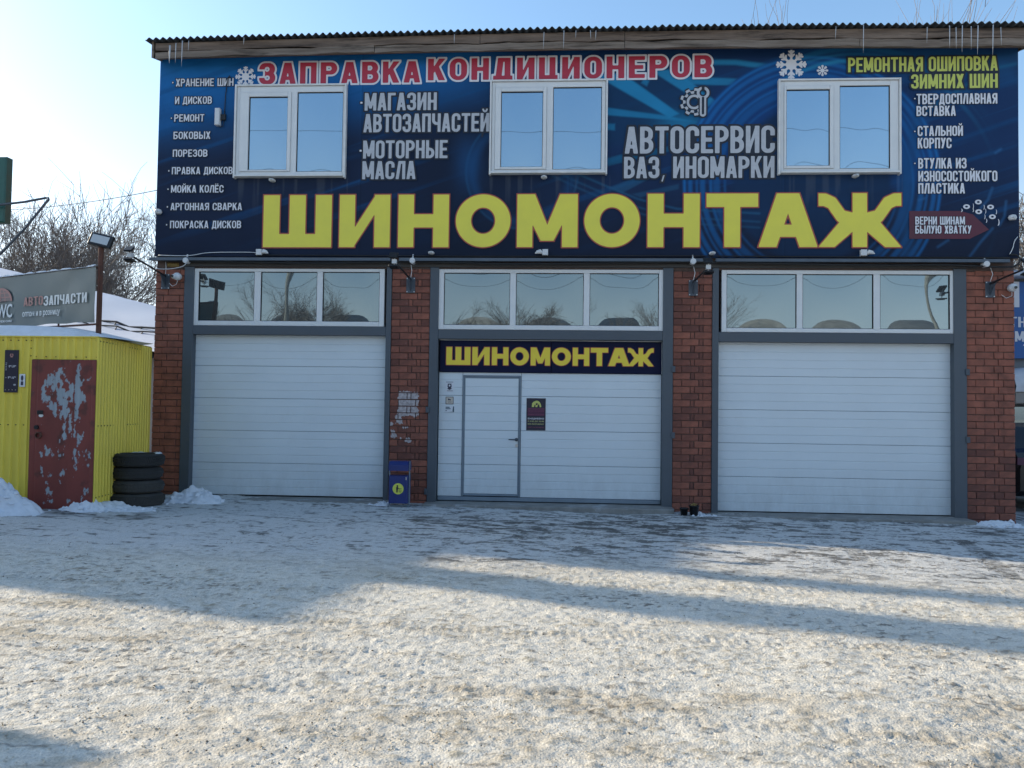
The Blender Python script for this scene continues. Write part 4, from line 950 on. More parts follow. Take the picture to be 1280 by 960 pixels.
def tl(s, a, b, t, bt, st, fill, edge, eoff=.06, n=30, gap=None):
    ym = (t+bt)/2; x0, x1 = X(a, ym, TY), X(b, ym, TY); z0, z1 = Z((a+b)/2, bt, TY), Z((a+b)/2, t, TY)
    text_line(s, st, x0, x1, z0, z1, facade(TY), fill, edge, eoff, gap, n, ban)
WH, GR, DK = M['print_white'], M['print_grey'], M['print_dark']
for s, a, b, t, bt, bul in (('ХРАНЕНИЕ ШИН', 220, 292, 98.2, 107.8, 215.5), ('И ДИСКОВ', 219, 265, 120.8, 130, 0), ('РЕМОНТ', 218, 255.5, 143, 152, 213.7), ('БОКОВЫХ', 217, 263, 164.6, 173.8, 0), ('ПОРЕЗОВ', 216.2, 259.5, 187, 196, 0),
                          ('ПРАВКА ДИСКОВ', 215, 291, 208.8, 217.8, 210.5), ('МОЙКА КОЛЁС', 214, 279.6, 231.6, 240.8, 209.5), ('АРГОННАЯ СВАРКА', 213.3, 302.5, 253.7, 262.8, 208.7), ('ПОКРАСКА ДИСКОВ', 212.7, 301.5, 276, 285.3, 207.7)):
    tl(s, a, b, t, bt, 'arial', WH, DK, .10, 22, .11)
    if bul: tl('·', bul, bul+1.9, t-1.5, bt+1.5, 'arial', WH, DK, .06, 22)
CR = M['crimson']
tl('ЗАПРАВКА', 324, 525.5, 77.8, 104.3, 'wide', CR, WH, .085, 34, .20)
tl('КОНДИЦИОНЕРОВ', 535, 890.5, 71.4, 98.6, 'wide', CR, WH, .085, 34, .20)
for s, a, b, t, bt in (('МАГАЗИН', 456, 546, 116, 138), ('АВТОЗАПЧАСТЕЙ', 454.5, 611.5, 142, 165), ('МОТОРНЫЕ', 454, 559.5, 175.5, 198), ('МАСЛА', 453, 519.5, 201.5, 224)): tl(s, a, b, t, bt, 'bebas', GR, DK, .075)
tl('·', 450.5, 454, 120, 136, 'arial', WH, DK, .06); tl('·', 449.5, 453, 180, 196, 'arial', WH, DK, .06)
tl('АВТОСЕРВИС', 781, 968.5, 157.8, 191.6, 'bebas', GR, DK, .075, 36); tl('ВАЗ, ИНОМАРКИ', 780, 968, 195.6, 222.6, 'bebas', GR, DK, .075)
tl('РЕМОНТНАЯ ОШИПОВКА', 1060, 1247, 71.2, 89.4, 'bebas', M['print_lime'], DK, .11); tl('ЗИМНИХ ШИН', 1138.8, 1247, 92.6, 110.3, 'bebas', M['print_lime'], DK, .11)
for s, a, b, t, bt in (('ТВЕРДОСПЛАВНАЯ', 1145.5, 1246.5, 117, 130), ('ВСТАВКА', 1145.5, 1194.5, 132.4, 145), ('СТАЛЬНОЙ', 1147, 1203.5, 157.4, 170), ('КОРПУС', 1147, 1189.3, 172.4, 185.5),
                      ('ВТУЛКА ИЗ', 1147.7, 1208, 197.6, 210.7), ('ИЗНОСОСТОЙКОГО', 1147.7, 1246.5, 213.6, 226.8), ('ПЛАСТИКА', 1147.7, 1206, 229, 242)): tl(s, a, b, t, bt, 'bebas', WH, DK, .05, 24)
for y in (123, 164, 204): tl('·', 1142.5, 1145, y-5, y+5, 'arial', WH, DK, .05)
# maroon tag with its own two lines
m = MB(); zt = Z(1170, 263.8, TY); zb_ = Z(1170, 298.5, TY); xa_ = X(1136.5, 281, TY)
m.add([(xa_, TY-.0005, zb_), (X(1212, 298, TY), TY-.0005, zb_), (X(1236, 284, TY), TY-.0005, Z(1236, 287, TY)), (X(1216, 265, TY), TY-.0005, Z(1216, 268, TY)), (X(1200, 263, TY), TY-.0005, zt), (xa_, TY-.0005, zt)], [(0, 1, 2, 3, 4, 5)])
M['maroon'] = mat('print_maroon', (.095, .012, .030), .5, var=.3, vscale=1.5); m.build('printed_tag', M['maroon'], ban)
TY0 = TY; TY = TY-.003
tl('ВЕРНИ ШИНАМ', 1144, 1206, 270.8, 280.8, 'small', WH, DK, .06, 24); tl('БЫЛУЮ ХВАТКУ', 1144, 1214.3, 282, 292, 'small', WH, DK, .06, 24)
TY = TY0
big_letters([('Ш', 329.5, 414.5), ('И', 424.5, 487.5), ('Н', 498, 561), ('О', 570, 638), ('М', 646.5, 722), ('О', 730.5, 799.5), ('Н', 809.5, 874.5), ('Т', 883, 947.5), ('А', 948, 1022), ('Ж', 1023, 1126.5)],
            244, 309, 241.2, 308.8, TY, ban, M['yellow'], M['orange_edge'], .022, 74, d=.0025)
# snowflakes, gear with wrench, stud shapes
def snowflake(cx, cy, r):
    def f(x, y):
        a = np.arctan2(y, x); k = np.pi/4 if False else np.pi/4
        a = np.mod(a+k/2, k)-k/2; rr = np.hypot(x, y); u, v = rr*np.cos(a), np.abs(rr*np.sin(a))
        d = np.maximum(v-.075, u-1.0)
        for p, l in ((.50, .24), (.74, .20)): 
            e = ((u-p)*.70+(v)*.0, 0)
            d = np.minimum(d, ST([(p, 0), (p+l*.75, l*.75)], .13)(u, v))
        return np.minimum(d, rr-.36)
    V, F = tess(('flake',), f, -1.1, 1.1, -1.1, 1.1, 40)
    c = at(cx, cy, TY); s = r*(12/1000); m = MB(); m.add([(c.x+a*s, TY-.004, c.z+b*s) for a, b in V], F); m.build('snowflake_print', WH, ban)
snowflake(307, 96, 13.5); snowflake(989, 80.8, 18.5); snowflake(1028, 88.3, 7)
def gear():
    def teeth(x, y):
        a = np.arctan2(y, x); rr = np.hypot(x+.18, y); a = np.arctan2(y, x+.18); t = sstep(-.25, .25, np.cos(a*9)); R_ = .70+.20*t
        d = np.abs(rr-R_+.05)-.085; d = np.maximum(d, x-.12); return d
    inner = I(lambda x, y: np.abs(np.hypot(x+.18, y)-.42)-.08, B(-2, -2, .1, 2))
    wr = S(U(RR(.20, -1.0, .62, .6, .2), lambda x, y: np.hypot(x-.41, y-.62)-.42), U(B(.31, .62, .51, 1.3), RR(.33, -.86, .49, .35, .08), lambda x, y: np.hypot(x-.41, y-.62)-.24))
    sh = U(teeth, inner, wr)
    c = at(871, 127.5, TY); s = 18.5*.012
    for off, mm, d in ((.10, DK, .002), (0, GR, .004)):
        V, F = tess(('gear', off), sh, -1.2, 1.2, -1.3, 1.3, 34, off); m = MB(); m.add([(c.x+a*s, TY-d, c.z+b*s) for a, b in V], F); m.build('gear_and_wrench_print', mm, ban)
gear()
m = MB()
for cx, cy in ((1208, 258.4), (1222.7, 252.6), (1223.2, 264.7), (1238, 258.8), (1240.3, 271)):
    c = at(cx, cy, TY); V, F = tess(('stud',), S(EL(-1, -.72, 1, .72), EL(-.42, -.30, .42, .30)), -1.1, 1.1, -1, 1, 14); m.add([(c.x+a*.048, TY-.0045, c.z+b*.048) for a, b in V], F)
for cx, cy, w, h in ((1201.5, 263, 3, 4), (1216, 258, 2, 7), (1216, 263, 2.2, 4), (1229.5, 259, 2, 6), (1231.5, 264, 2, 6), (1230.5, 271, 2, 6), (1232.5, 276, 2.4, 5), (1244.8, 265, 2.2, 6), (1247.5, 278, 3.2, 8)):
    c = at(cx, cy, TY); V, F = tess(('cres',), S(EL(-1, -1, 1, 1), EL(-2, -1, .3, 1.2)), -1.1, 1.1, -1.1, 1.1, 10); m.add([(c.x+a*w*.006, TY-.0045, c.z+b*h*.006) for a, b in V], F)
m.build('stud_print', WH, ban)

# ================================================================== FIXTURES ON THE FACADE
ORD = ['leftmost', 'second from the left', 'third from the left', 'rightmost']
# steel arm brackets with a pair of floodlights reaching out from each pier
arms = [((207, 352), (151, 172), (163, 319), 'over the left pier beside the white camera'), ((513.5, 356.5), None, (493, 327), 'on the pier between left and middle doors'), ((866.5, 360), None, (885.5, 334), 'on the pier between middle and right doors'), ((1237.5, 362), None, (1284, 335), 'on the far right pier')]
def floodlight_arm(i):
    (cx, cy), _, (ex, ey), where = arms[i]
    c = at(cx, cy, -.012); L_ = 1.10
    root = empty('floodlight_arm', (c.x, -.012, c.z), 'steel bracket arm with two small floodlights '+where, 'floodlight', 'floodlight arms on the brick piers')
    m = MB(); w, h = .068, .118
    m.bbox(c.x-w, c.x+w, -.020, -.010, c.z-h, c.z+h, .003); pl = m.build('mounting_plate', M['plate'], root)
    m = MB()
    for sx in (-1, 1):
        for sz in (-1, 1): m.disc((c.x+sx*(w-.014), -.028, c.z+sz*(h-.016)), .009, .009, -.02, 8)
    m.build('bolt', M['screw'], pl)
    m = MB(); m.add([(c.x-.006, -.021, c.z+h-.01), (c.x-.006, -.021, c.z-h+.03), (c.x-.006, -.21, c.z+h-.006), (c.x+.006, -.021, c.z+h-.01), (c.x+.006, -.021, c.z-h+.03), (c.x+.006, -.21, c.z+h-.006)], [(0, 1, 2), (3, 5, 4), (0, 2, 5, 3), (1, 4, 5, 2), (0, 3, 4, 1)]); m.build('gusset', M['plate'], root)
    p = Vector((c.x, -.02, c.z+h*.7)); e = at(ex, ey, -L_)
    m = MB(); m.tube([p, p.lerp(e, .5)+Vector((0, 0, .005)), e], .014, 8); m.build('arm', M['dark_metal'], root)
    lampmb = MB(); z = e.z
    # upper lamp aims at the banner, lower lamp at the yard
    def slab(cx_, cy_, cz_, w_, d_, h_, tilt):
        q = MB(); q.bbox(-w_/2, w_/2, -d_/2, d_/2, -h_/2, h_/2, .006)
        for k in range(6): q.box(-w_/2+.02+k*(w_-.04)/6, -w_/2+.026+k*(w_-.04)/6, -d_/2+.015, d_/2-.015, -h_/2-.012, -h_/2-.001)
        rm = Matrix.Translation((cx_, cy_, cz_)) @ Matrix.Rotation(tilt, 4, 'X'); q.v = [tuple(rm @ Vector(v)) for v in q.v]; return q
    up = slab(e.x-.01, e.y-.02, z+.085, .115, .12, .030, R(38)).build('lamp_head', M['dark_metal'], root)
    lo = slab(e.x-.0, e.y-.02, z-.075, .13, .13, .022, R(-8)).build('lamp_head', M['dark_metal'], root)
    g = slab(e.x-.01, e.y-.033, z+.101, .095, .10, .006, R(38)); g.v = g.v[:12]; g.f = g.f[:10]; g.mi = g.mi[:10]; g.sm = g.sm[:10]; pass
    m = MB(); m.box(e.x-.03, e.x+.03, e.y-.03, e.y+.03, z-.03, z+.03); m.tube([(e.x, e.y, z-.06), (e.x, e.y, z+.07)], .008, 6); m.build('junction_box', M['white_plastic'], root)
    m = MB(); m.tube([(c.x+.0, -.02, c.z+h), (c.x+.02, -.05, c.z+h+.10), (c.x+.0, -.03, c.z+h+.2)], .005, 6); m.build('cable', M['white_plastic'], root)
for i in range(4): floodlight_arm(i)

def fix(name, mb_mat, origin, label, cat, group=None):
    mb, mm = mb_mat; return mb.build(name, mm, origin=origin, label=label, cat=cat, group=group)
# round junction boxes under the ledge
for (cx, cy), w in zip(((233.5, 326), (516, 326.3), (866, 327.2), (1231.5, 330.5)), ('above the left pier edge', 'above the second pier', 'above the third pier', 'above the right pier')):
    c = at(cx, cy, -.10); m = MB(); m.disc((c.x, -.150, c.z), .043, .043, -.05, 20); m.disc((c.x, -.156, c.z), .034, .034, -.1505, 20); m.tube([(c.x, -.1, c.z+.03), (c.x, -.08, c.z+.10)], .012, 6)
    fix('junction_box', (m, M['white_plastic']), (c.x, -.1, c.z), 'round pale junction box under the ledge '+w, 'junction box', 'round junction boxes under the ledge')
# oval banner lamps seen from below
for (cx, cy), w in zip(((340, 225.3), (680, 221.5), (1069.5, 219.8), (539, 316), (890.5, 316.5), (196.8, 264.5), (1266.5, 271.8)),
                       ('under the left upper window', 'under the middle upper window', 'under the right upper window', 'on the banner foot right of the second pier', 'on the banner foot above the third pier', 'on the left edge of the banner', 'on the right edge of the banner')):
    m = MB(); side = cx < 200 or cx > 1250; Y = -.12; c = at(cx, cy, Y)
    m.lathe([(0.0, .075), (.030, .070), (.044, .045), (.048, .0), (.040, -.03), (.0, -.034)], (c.x, Y+.02, c.z), 'Y', 18) if not side else m.lathe([(0, .05), (.045, .035), (.058, 0), (.045, -.03), (0, -.034)], (c.x, -.10, c.z), 'X' if False else 'Z', 18)
    m.v = [(a, b, c.z+(q-c.z)*(.55 if not side else 1.0)) for a, b, q in m.v]; m.smooth = True
    o = fix('banner_lamp', (m, M['white_plastic']), (c.x, -.08, c.z), 'small white oval lamp '+w, 'lamp', 'small oval lamps round the banner')
    g = MB(); g.disc((c.x, c.y-.078 if not side else -.16, c.z), .022, .012 if not side else .02, c.y-.02, 12); g.build('lens', M['lampglass'], o)
    if not side: h = MB(); h.tube([(c.x, -.06, c.z+.015), (c.x, -.10, c.z+.01)], .012, 6); h.build('bracket', M['dark_metal'], o)
# connector boxes with a lamp on the banner foot
for (cx, cy), w in zip(((324, 315.3), (681.5, 315.5), (1079.5, 316)), ('under the first letter of the big word', 'under the middle letter M of the big word', 'under the last letter of the big word')):
    c = at(cx, cy, -.1); m = MB(); m.bbox(c.x-.043, c.x+.043, -.13, -.063, c.z-.045, c.z+.045, .006)
    o = fix('connector_box', (m, M['white_plastic']), (c.x, -.07, c.z), 'square white connector box and nozzle '+w, 'connector box', 'connector boxes along the banner foot')
    s = -1 if 600 < cx < 700 else 1
    g = MB(); g.tube([(c.x+s*.046, -.10, c.z-.01), (c.x+s*.075, -.11, c.z+.012), (c.x+s*.115, -.12, c.z), (c.x+s*.15, -.125, c.z-.02)], [.02, .035, .028, .006], 10); g.build('nozzle', M['white_plastic'], o)
# dome cameras
def camera_thing(cx, cy, Y, label, face):
    c = at(cx, cy, Y); root = empty('security_camera', (c.x, Y, c.z), label, 'security camera', 'white security cameras')
    m = MB(); m.smooth = True; m.lathe([(0, .05), (.035, .048), (.055, .03), (.06, 0), (.055, -.04), (.05, -.06), (0, -.06)], (c.x+.02, Y, c.z), 'Y', 20); m.build('housing', M['white_plastic'], root)
    m = MB(); m.smooth = True; m.lathe([(0, .055), (.026, .045), (.034, .02), (.036, -.02)], (c.x-.018*face, Y-.035, c.z-.008), 'Y', 16); m.build('shroud', M['white_plastic'], root)
    m = MB(); m.disc((c.x-.018*face, Y-.094, c.z-.01), .022, .022, Y-.07, 14); m.build('lens', M['black_glass'], root)
    m = MB(); m.tube([(c.x+.02, Y+.02, c.z-.05), (c.x+.01, Y, c.z-.12), (c.x-.06, Y+.02, c.z-.15), (c.x-.12, Y+.03, c.z-.10)], .004, 6); m.build('cable', M['white_plastic'], root)
camera_thing(220, 345.5, -.085, 'white ball-shaped security camera on the left brick pier', 1)
camera_thing(1264, 359.5, -.085, 'white security camera at the corner of the right brick pier', -1)
# white sensor box on the banner and its cable
c = at(272.5, 146.5, -.1); m = MB(); m.bbox(c.x-.04, c.x+.035, -.14, -.064, c.z-.13, c.z+.135, .01)
o = fix('sensor_box', (m, M['white_plastic']), (c.x, -.07, c.z), 'narrow upright white box on the banner left of the left window', 'sensor')
m = MB(); m.bbox(c.x+.038, c.x+.115, -.10, -.064, c.z-.04, c.z+.05, .006); m.build('clamp', M['dark_metal'], o)
m = MB(); m.tube([(c.x+.09, -.075, c.z+.05), (c.x+.10, -.075, c.z+.35), (c.x+.13, -.075, c.z+.62), (c.x+.155, -.075, c.z+.66), (c.x+.17, -.075, c.z+.62)], .007, 6); m.tube([(c.x+.09, -.075, c.z-.04), (c.x+.07, -.075, c.z-.13), (c.x+.02, -.075, c.z-.15)], .005, 6); m.build('cable', M['cable'], o)
# yellow foam patch at the top of the left pier
m = MB(); c = at(217, 331, -.01); m.bbox(c.x-.10, c.x+.09, -.035, -.012, c.z-.035, c.z+.035, .02); m.build('foam_patch', M['foam'], bld)
# cables strung below the ledge
def cable(name, pts, r, label, m_=None):
    P = [at(x, y, Y) for x, y, Y in pts]; Q = []
    for i in range(len(P)-1):
        p0, p1, p2, p3 = P[max(i-1, 0)], P[i], P[i+1], P[min(i+2, len(P)-1)]
        for k in range(6):
            t = k/6; Q.append(.5*((2*p1)+(p2-p0)*t+(2*p0-5*p1+4*p2-p3)*t*t+(3*p1-3*p2+p3-p0)*t**3))
    Q.append(P[-1]); m = MB(); m.smooth = True; m.tube(Q, r, 6)
    return m.build(name, m_ or M['cable'], origin=tuple(P[0]), label=label, cat='cable')
cable('cable', [(205, 326, -.10), (290, 327.5, -.10), (400, 328.8, -.11), (487, 327.5, -.10), (560, 328, -.10), (640, 329.8, -.11), (740, 329, -.10), (840, 327.8, -.10), (892, 328, -.1), (980, 329.6, -.11), (1100, 331.5, -.10), (1180, 331, -.10), (1255, 334, -.10), (1271, 331, -.12), (1275, 324, -.12), (1271, 319, -.10), (1262, 318, -.08)], .014, 'thick black cable sagging under the ledge along the whole front')
cable('cable', [(198, 319, -.13), (235, 319.5, -.13), (262, 315.8, -.08), (310, 315.3, -.08), (322, 316.5, -.08)], .006, 'thin white cable curving up onto the banner foot at the left', M['white_plastic'])
cable('cable', [(320, 318.8, -.09), (470, 319.6, -.09), (620, 320.4, -.09), (800, 319.8, -.09), (980, 320.6, -.09), (1120, 321.5, -.09), (1262, 322, -.09)], .009, 'black cable lying along the lower edge of the banner')
cable('cable', [(233, 329, -.16), (228, 333, -.12), (214, 336, -.10), (198, 336, -.15), (196, 334, -.1)], .006, 'white cable looping from the left round junction box to the arm', M['white_plastic'])
cable('cable', [(1262, 318, -.08), (1266, 310, -.08), (1268, 302, -.08), (1272, 296, -.06)], .006, 'thin white cable curling at the right banner corner', M['white_plastic'])

# icicles
ICW = ['thick pale icicle, first from the roof\'s left corner', 'slim icicle, second from the roof\'s left corner', 'longest icicle at the left corner of the roof', 'short faint icicle, fourth from the roof\'s left corner', 'tiny icicle above the left snowflake print',
       'short icicle above the gap between the two red words', 'icicle above the red letters left of the middle window', 'icicle, left of a close cluster above the middle window', 'short icicle, second of the cluster above the middle window', 'short icicle, third of the cluster above the middle window', 'short icicle, last of the cluster above the middle window',
       'faint short icicle above the right upper window', 'long lone icicle above the right edge of the right window', 'short icicle just left of the right corner cluster', 'first icicle of the right corner cluster', 'second icicle of the right corner cluster', 'third and longer icicle of the right corner cluster', 'fourth icicle of the right corner cluster', 'thick long icicle in the middle of the right corner cluster', 'longest icicle near the right end of the roof', 'last short icicle at the right end of the roof']
for px_, y0_, y1_, r_ in ((212.5, 57, 79, .020), (220, 54, 79, .010), (228, 51, 83, .011), (236, 51, 64, .007), (305, 47, 56, .007), (568, 43, 55, .007), (680, 40, 62, .007), (705, 38, 62, .008), (720, 38, 48, .006), (738, 38, 49, .007), (745, 38, 50, .007),
                          (1045, 33, 50, .006), (1079.5, 31, 66, .009), (1159, 34, 54, .008), (1187, 32, 60, .010), (1195, 34, 61, .009), (1203, 32, 65, .011), (1214, 33, 62, .009), (1222.5, 32, 68, .012), (1241.5, 31, 69, .012), (1251, 34, 57, .008)):
    a = at(px_, y0_, RY-.01); b = at(px_, y1_, RY-.01); b.x = a.x+rng.uniform(-.01, .01)
    m = MB(); m.smooth = True; m.tube([a, a.lerp(b, .35), a.lerp(b, .7), b], [r_*.8, r_*.7, r_*.5, r_*.12], 6)
    where = ICW.pop(0)
    m.build('icicle', M['ice'], origin=tuple(a), label=where, cat='icicle', group='icicles along the roof edge'); continue
    where = 'left corner' if px_ < 240 else 'left half' if px_ < 600 else 'middle' if px_ < 800 else 'right half' if px_ < 1150 else 'right corner'
    m.build('icicle', M['ice'], origin=tuple(a), label='thin icicle hanging from the roof edge at its '+where, cat='icicle', group='icicles at the '+where+' of the roof edge')

# ================================================================== THINGS AT THE FOOT OF THE BUILDING
# litter bin
def bin_():
    cy = -.42; xl, xr = X(484.6, 600, cy-.13), X(511, 600, cy-.13); g = gz(4); zt = Z(497, 577, cy-.13); zb_ = Z(497, 629.5, cy-.13)
    root = empty('litter_bin', ((xl+xr)/2, cy, g), 'blue metal litter bin with a lime sticker beside the middle door', 'litter bin')
    w = xr-xl; y0, y1 = cy-.13, cy+.11
    m = MB(); zs_ = Z(497, 594.5, y0); m.bbox(xl+.018, xr-.018, y0, y1, zb_, zs_, .006)
    for q in (xl+.03, xr-.042): m.bbox(q, q+.012, y0-.004, y0-.0005, zb_+.01, zs_-.01, .002)
    m.build('bucket', M['bin'], root)
    m = MB(); zh = Z(497, 588.5, y0)
    m.add([(xl+.012, y0-.01, zh), (xr-.012, y0-.01, zh), (xr-.012, y0-.01, zt-.05), (xl+.012, y0-.01, zt-.05), (xl+.012, y0+.05, zt), (xr-.012, y0+.05, zt), (xr-.012, y1, zt), (xl+.012, y1, zt), (xl+.012, y1, zh), (xr-.012, y1, zh)],
          [(0, 1, 2, 3), (3, 2, 5, 4), (4, 5, 6, 7), (7, 6, 9, 8), (0, 3, 4, 7, 8), (1, 9, 6, 5, 2), (0, 8, 9, 1)]); m.build('hood', M['bin'], root)
    for q in (xl, xr-.016):
        m = MB(); m.bbox(q, q+.016, cy-.05, cy-.02, g-.03, zt+.004, .002); m.box(q, q+.016, cy-.12, cy+.1, g-.02, g+.012); m.build('leg', M['alu'], root)
    m = MB(); m.bbox(xl+.017, xr-.017, cy-.05, cy-.03, zb_-.05, zb_-.03, .002); m.build('crossbar', M['alu'], root)
    cx, cz = (xl+xr)/2, Z(497, 611, y0); m = MB(); m.disc((cx, y0-.003, cz), .080, .080, y0-.0005, 28)
    st = m.build('sticker', M['bin_yellow'], root)
    f = U(lambda x, y: np.hypot(x+.12, y-.48)-.15, RR(-.32, -.15, .0, .32, .08), RR(-.30, -.62, -.18, -.05, .03), RR(-.13, -.62, -.02, -.05, .03), ST([(-.05, .2), (.22, .02)], .10), S(RR(.16, -.58, .55, -.08, .06), B(.24, -.5, .47, -.1)), ST([(.12, 0), (.58, .05)], .08))
    V, F = tess(('binman',), f, -.9, .9, -.9, .9, 24); m = MB(); m.add([(cx+a*.085, y0-.0045, cz+b*.085) for a, b in V], F); m.build('pictogram', M['poster_dark'], st)
    m = MB(); m.bbox(xr-.045, xr-.033, y0-.012, y0-.001, Z(505, 600, y0), Z(505, 596, y0), .002); m.build('latch', M['screw'], root)
bin_()
# tyre stack
def tyre(cx, cy, z0, Ro, w, label, tread, mm, seed):
    rr = random.Random(seed); root = empty('tyre', (cx, cy, z0), label, 'tyre', 'stack of used tyres by the shed')
    Ri = .21; n = 96; mb = MB(); mb.smooth = True
    prof = [(Ri, .03), (Ri+.015, .012), (Ri+.05, .004), (Ro-.06, 0), (Ro-.025, .012), (Ro-.008, .034), (Ro, .055), (Ro+.003, w/2), (Ro, w-.055), (Ro-.008, w-.034), (Ro-.025, w-.012), (Ro-.06, w), (Ri+.05, w-.004), (Ri+.015, w-.012), (Ri, w-.03), (Ri+.02, w-.045), (Ro-.04, w-.04), (Ro-.03, w/2), (Ro-.04, .04), (Ri+.02, .045)]
    P = len(prof); vs = [(cx+r*math.cos(2*math.pi*k/n), cy+r*math.sin(2*math.pi*k/n), z0+h) for r, h in prof for k in range(n)]
    mb.add(vs, [(i*n+k, i*n+(k+1) % n, ((i+1) % P)*n+(k+1) % n, ((i+1) % P)*n+k) for i in range(P) for k in range(n)]); mb.build('carcass', mm, root)
    t = MB(); nb_ = 72
    rows = {'blocks': [(.030, .060), (.068, .098), (.106, .136), (.144, w-.03)] if w > .17 else [(.03, .07), (.08, .12), (.13, w-.025)], 'ribs': [(.035, .07), (.08, .115), (.125, w-.035)]}[tread]
    for ri, (a, b) in enumerate(rows):
        for k in range(nb_):
            f = .62 if tread == 'blocks' else .86
            a0 = 2*math.pi*(k+.5*(ri % 2))/nb_; a1 = a0+2*math.pi/nb_*f; r0, r1 = Ro-.012, Ro+.013-(.010 if (a < .04 or b > w-.04) else 0); sk = .02 if tread == 'blocks' else 0
            q = [(r0, a0, a), (r0, a1, a), (r0, a1+sk, b), (r0, a0+sk, b), (r1, a0, a), (r1, a1, a), (r1, a1+sk, b), (r1, a0+sk, b)]
            t.add([(cx+r*math.cos(g_), cy+r*math.sin(g_), z0+h) for r, g_, h in q], [(4, 5, 6, 7), (0, 1, 5, 4), (1, 2, 6, 5), (2, 3, 7, 6), (3, 0, 4, 7)])
    t.build('tread', mm, root, kind='stuff')
    return root
tcx, tcy = X(171.5, 600, -1.18), -1.18
zt_top = at(172, 568, -1.50).z; base_t = gz(.4)-.02; wt = (zt_top-base_t)/4
for k, (dx, dy, Ro, lab, tr, mm) in enumerate(((0, 0, .352, 'bottom tyre of the stack, wide and dusty grey', 'blocks', M['tyre2']), (.004, .01, .333, 'second tyre from the bottom of the stack, smooth ribs', 'ribs', M['tyre2']),
                                               (.0, .0, .322, 'third tyre of the stack, black and worn, under the top one', 'ribs', M['tyre']), (.012, -.008, .330, 'top tyre of the stack with blocky winter tread and snow on it', 'blocks', M['tyre']))):
    tyre(tcx+dx, tcy+dy, base_t+k*wt, Ro, wt-.002, lab, tr, mm, k)
m = MB(); m.smooth = True; nA = 60
for (a0, a1, rc, hh) in ((.3, 1.3, .27, .018), (-.25, .25, .28, .02), (1.6, 2.5, .27, .012)):
    vs = []; n = 18
    for j in range(6):
        for i in range(n+1):
            t = a0+(a1-a0)*i/n; e = math.sin(math.pi*i/n); r_ = rc+(-.035+.07*j/5)*(.6+.4*e)+.006*math.sin(i*3.1); h = hh*e*math.sin(math.pi*j/5)*(.7+.3*math.sin(i*5.3+j))
            vs.append((tcx+.012+r_*math.cos(t), tcy+r_*math.sin(t), base_t+4*wt-.005+h))
    m.add(vs, [(j*(n+1)+i, j*(n+1)+i+1, (j+1)*(n+1)+i+1, (j+1)*(n+1)+i) for j in range(5) for i in range(n)])
m.build('snow_crust', M['snow'], origin=(tcx, tcy, base_t+4*wt), label='thin crusts of snow lying on the rim of the top tyre', cat='snow')
# small dark plant pots by the third pier
for cx, py, r_, h_, lab in ((855, 639.5, .062, .10, 'small black pot at the foot of the third pier, left of the other'), (867.5, 641, .075, .14, 'taller dark pot at the foot of the third pier with rubbish in it')):
    c = at(cx, py, -.42); g = gz(c.x)+.005; root = empty('pot', (c.x, -.42, g), lab, 'pot', 'two pots at the pier foot')
    m = MB(); m.smooth = True; m.lathe([(0, 0), (r_*.7, 0), (r_*.95, h_), (r_*1.08, h_), (r_*1.08, h_+.012), (r_*.9, h_+.012), (r_*.75, h_*.5), (0, h_*.5)], (c.x, -.42, g), 'Z', 20); m.build('shell', M['dark_metal'], root)
    if r_ > .07: m = MB(); [m.bbox(c.x-.05+.03*k, c.x-.015+.03*k, -.45+.02*k, -.40+.01*k, g+h_*.6, g+h_+.03+.012*(k % 2), .008) for k in range(3)]; m.build('rubbish', M['foam'], root)
# snow heaps
heap('snow_heap', X(-12, 625, -2.5), -2.46, .70, .46, .40, 3, 'pale snow heap in front of the yellow shed left of the red door', 'snow heap')
heap('snow_heap', .98, -.64, .62, .46, .21, 8, 'lumpy snow heap between the tyre stack and the left garage door', 'snow heap')
heap('snow_heap', .16, -1.98, .42, .30, .17, 12, 'small snow heap between the red door and the tyre stack', 'snow heap')
heap('snow_heap', .35, -1.75, .85, .30, .12, 14, 'low snow ridge in front of the tyre stack', 'snow heap')
heap('snow_heap', 3.72, -.36, .30, .14, .075, 21, 'thin snow patch at the foot of the second pier beside the bin', 'snow heap')
heap('snow_heap', 8.28, -.40, .36, .12, .08, 25, 'thin snow patch behind the two pots at the third pier', 'snow heap')
heap('snow_heap', 12.45, -.33, .55, .15, .09, 29, 'lumpy snow along the foot of the right pier', 'snow heap')
heap('snow_heap', 14.1, .2, 1.1, .8, .25, 33, 'bluish snow bank right of the building beside the dark car', 'snow heap')
# stickers and notice on the middle door
def plate(name, px0, px1, py0, py1, Y, m_, label, cat, th=.003):
    x0, x1 = X(px0, (py0+py1)/2, Y), X(px1, (py0+py1)/2, Y); z0, z1 = Z((px0+px1)/2, py1, Y), Z((px0+px1)/2, py0, Y)
    m = MB(); m.box(x0, x1, Y-th, Y, z0, z1); o = m.build(name, m_, origin=((x0+x1)/2, Y, z0), label=label, cat=cat); return o, (lambda u, v, d: (x0+(x1-x0)*u, Y-th-d, z0+(z1-z0)*v))
SY = DY-.0008
M['st_white'] = mat('sticker_white', (.62, .64, .68), .5); M['st_cream'] = mat('sticker_cream', (.52, .47, .40), .5); M['st_dark'] = mat('sticker_ink', (.03, .03, .06), .5)
o, pl_ = plate('sticker', 556.5, 567.5, 477, 489.5, SY, M['st_white'], 'white sticker with a dark round guard emblem, topmost of three on the middle door', 'sticker')
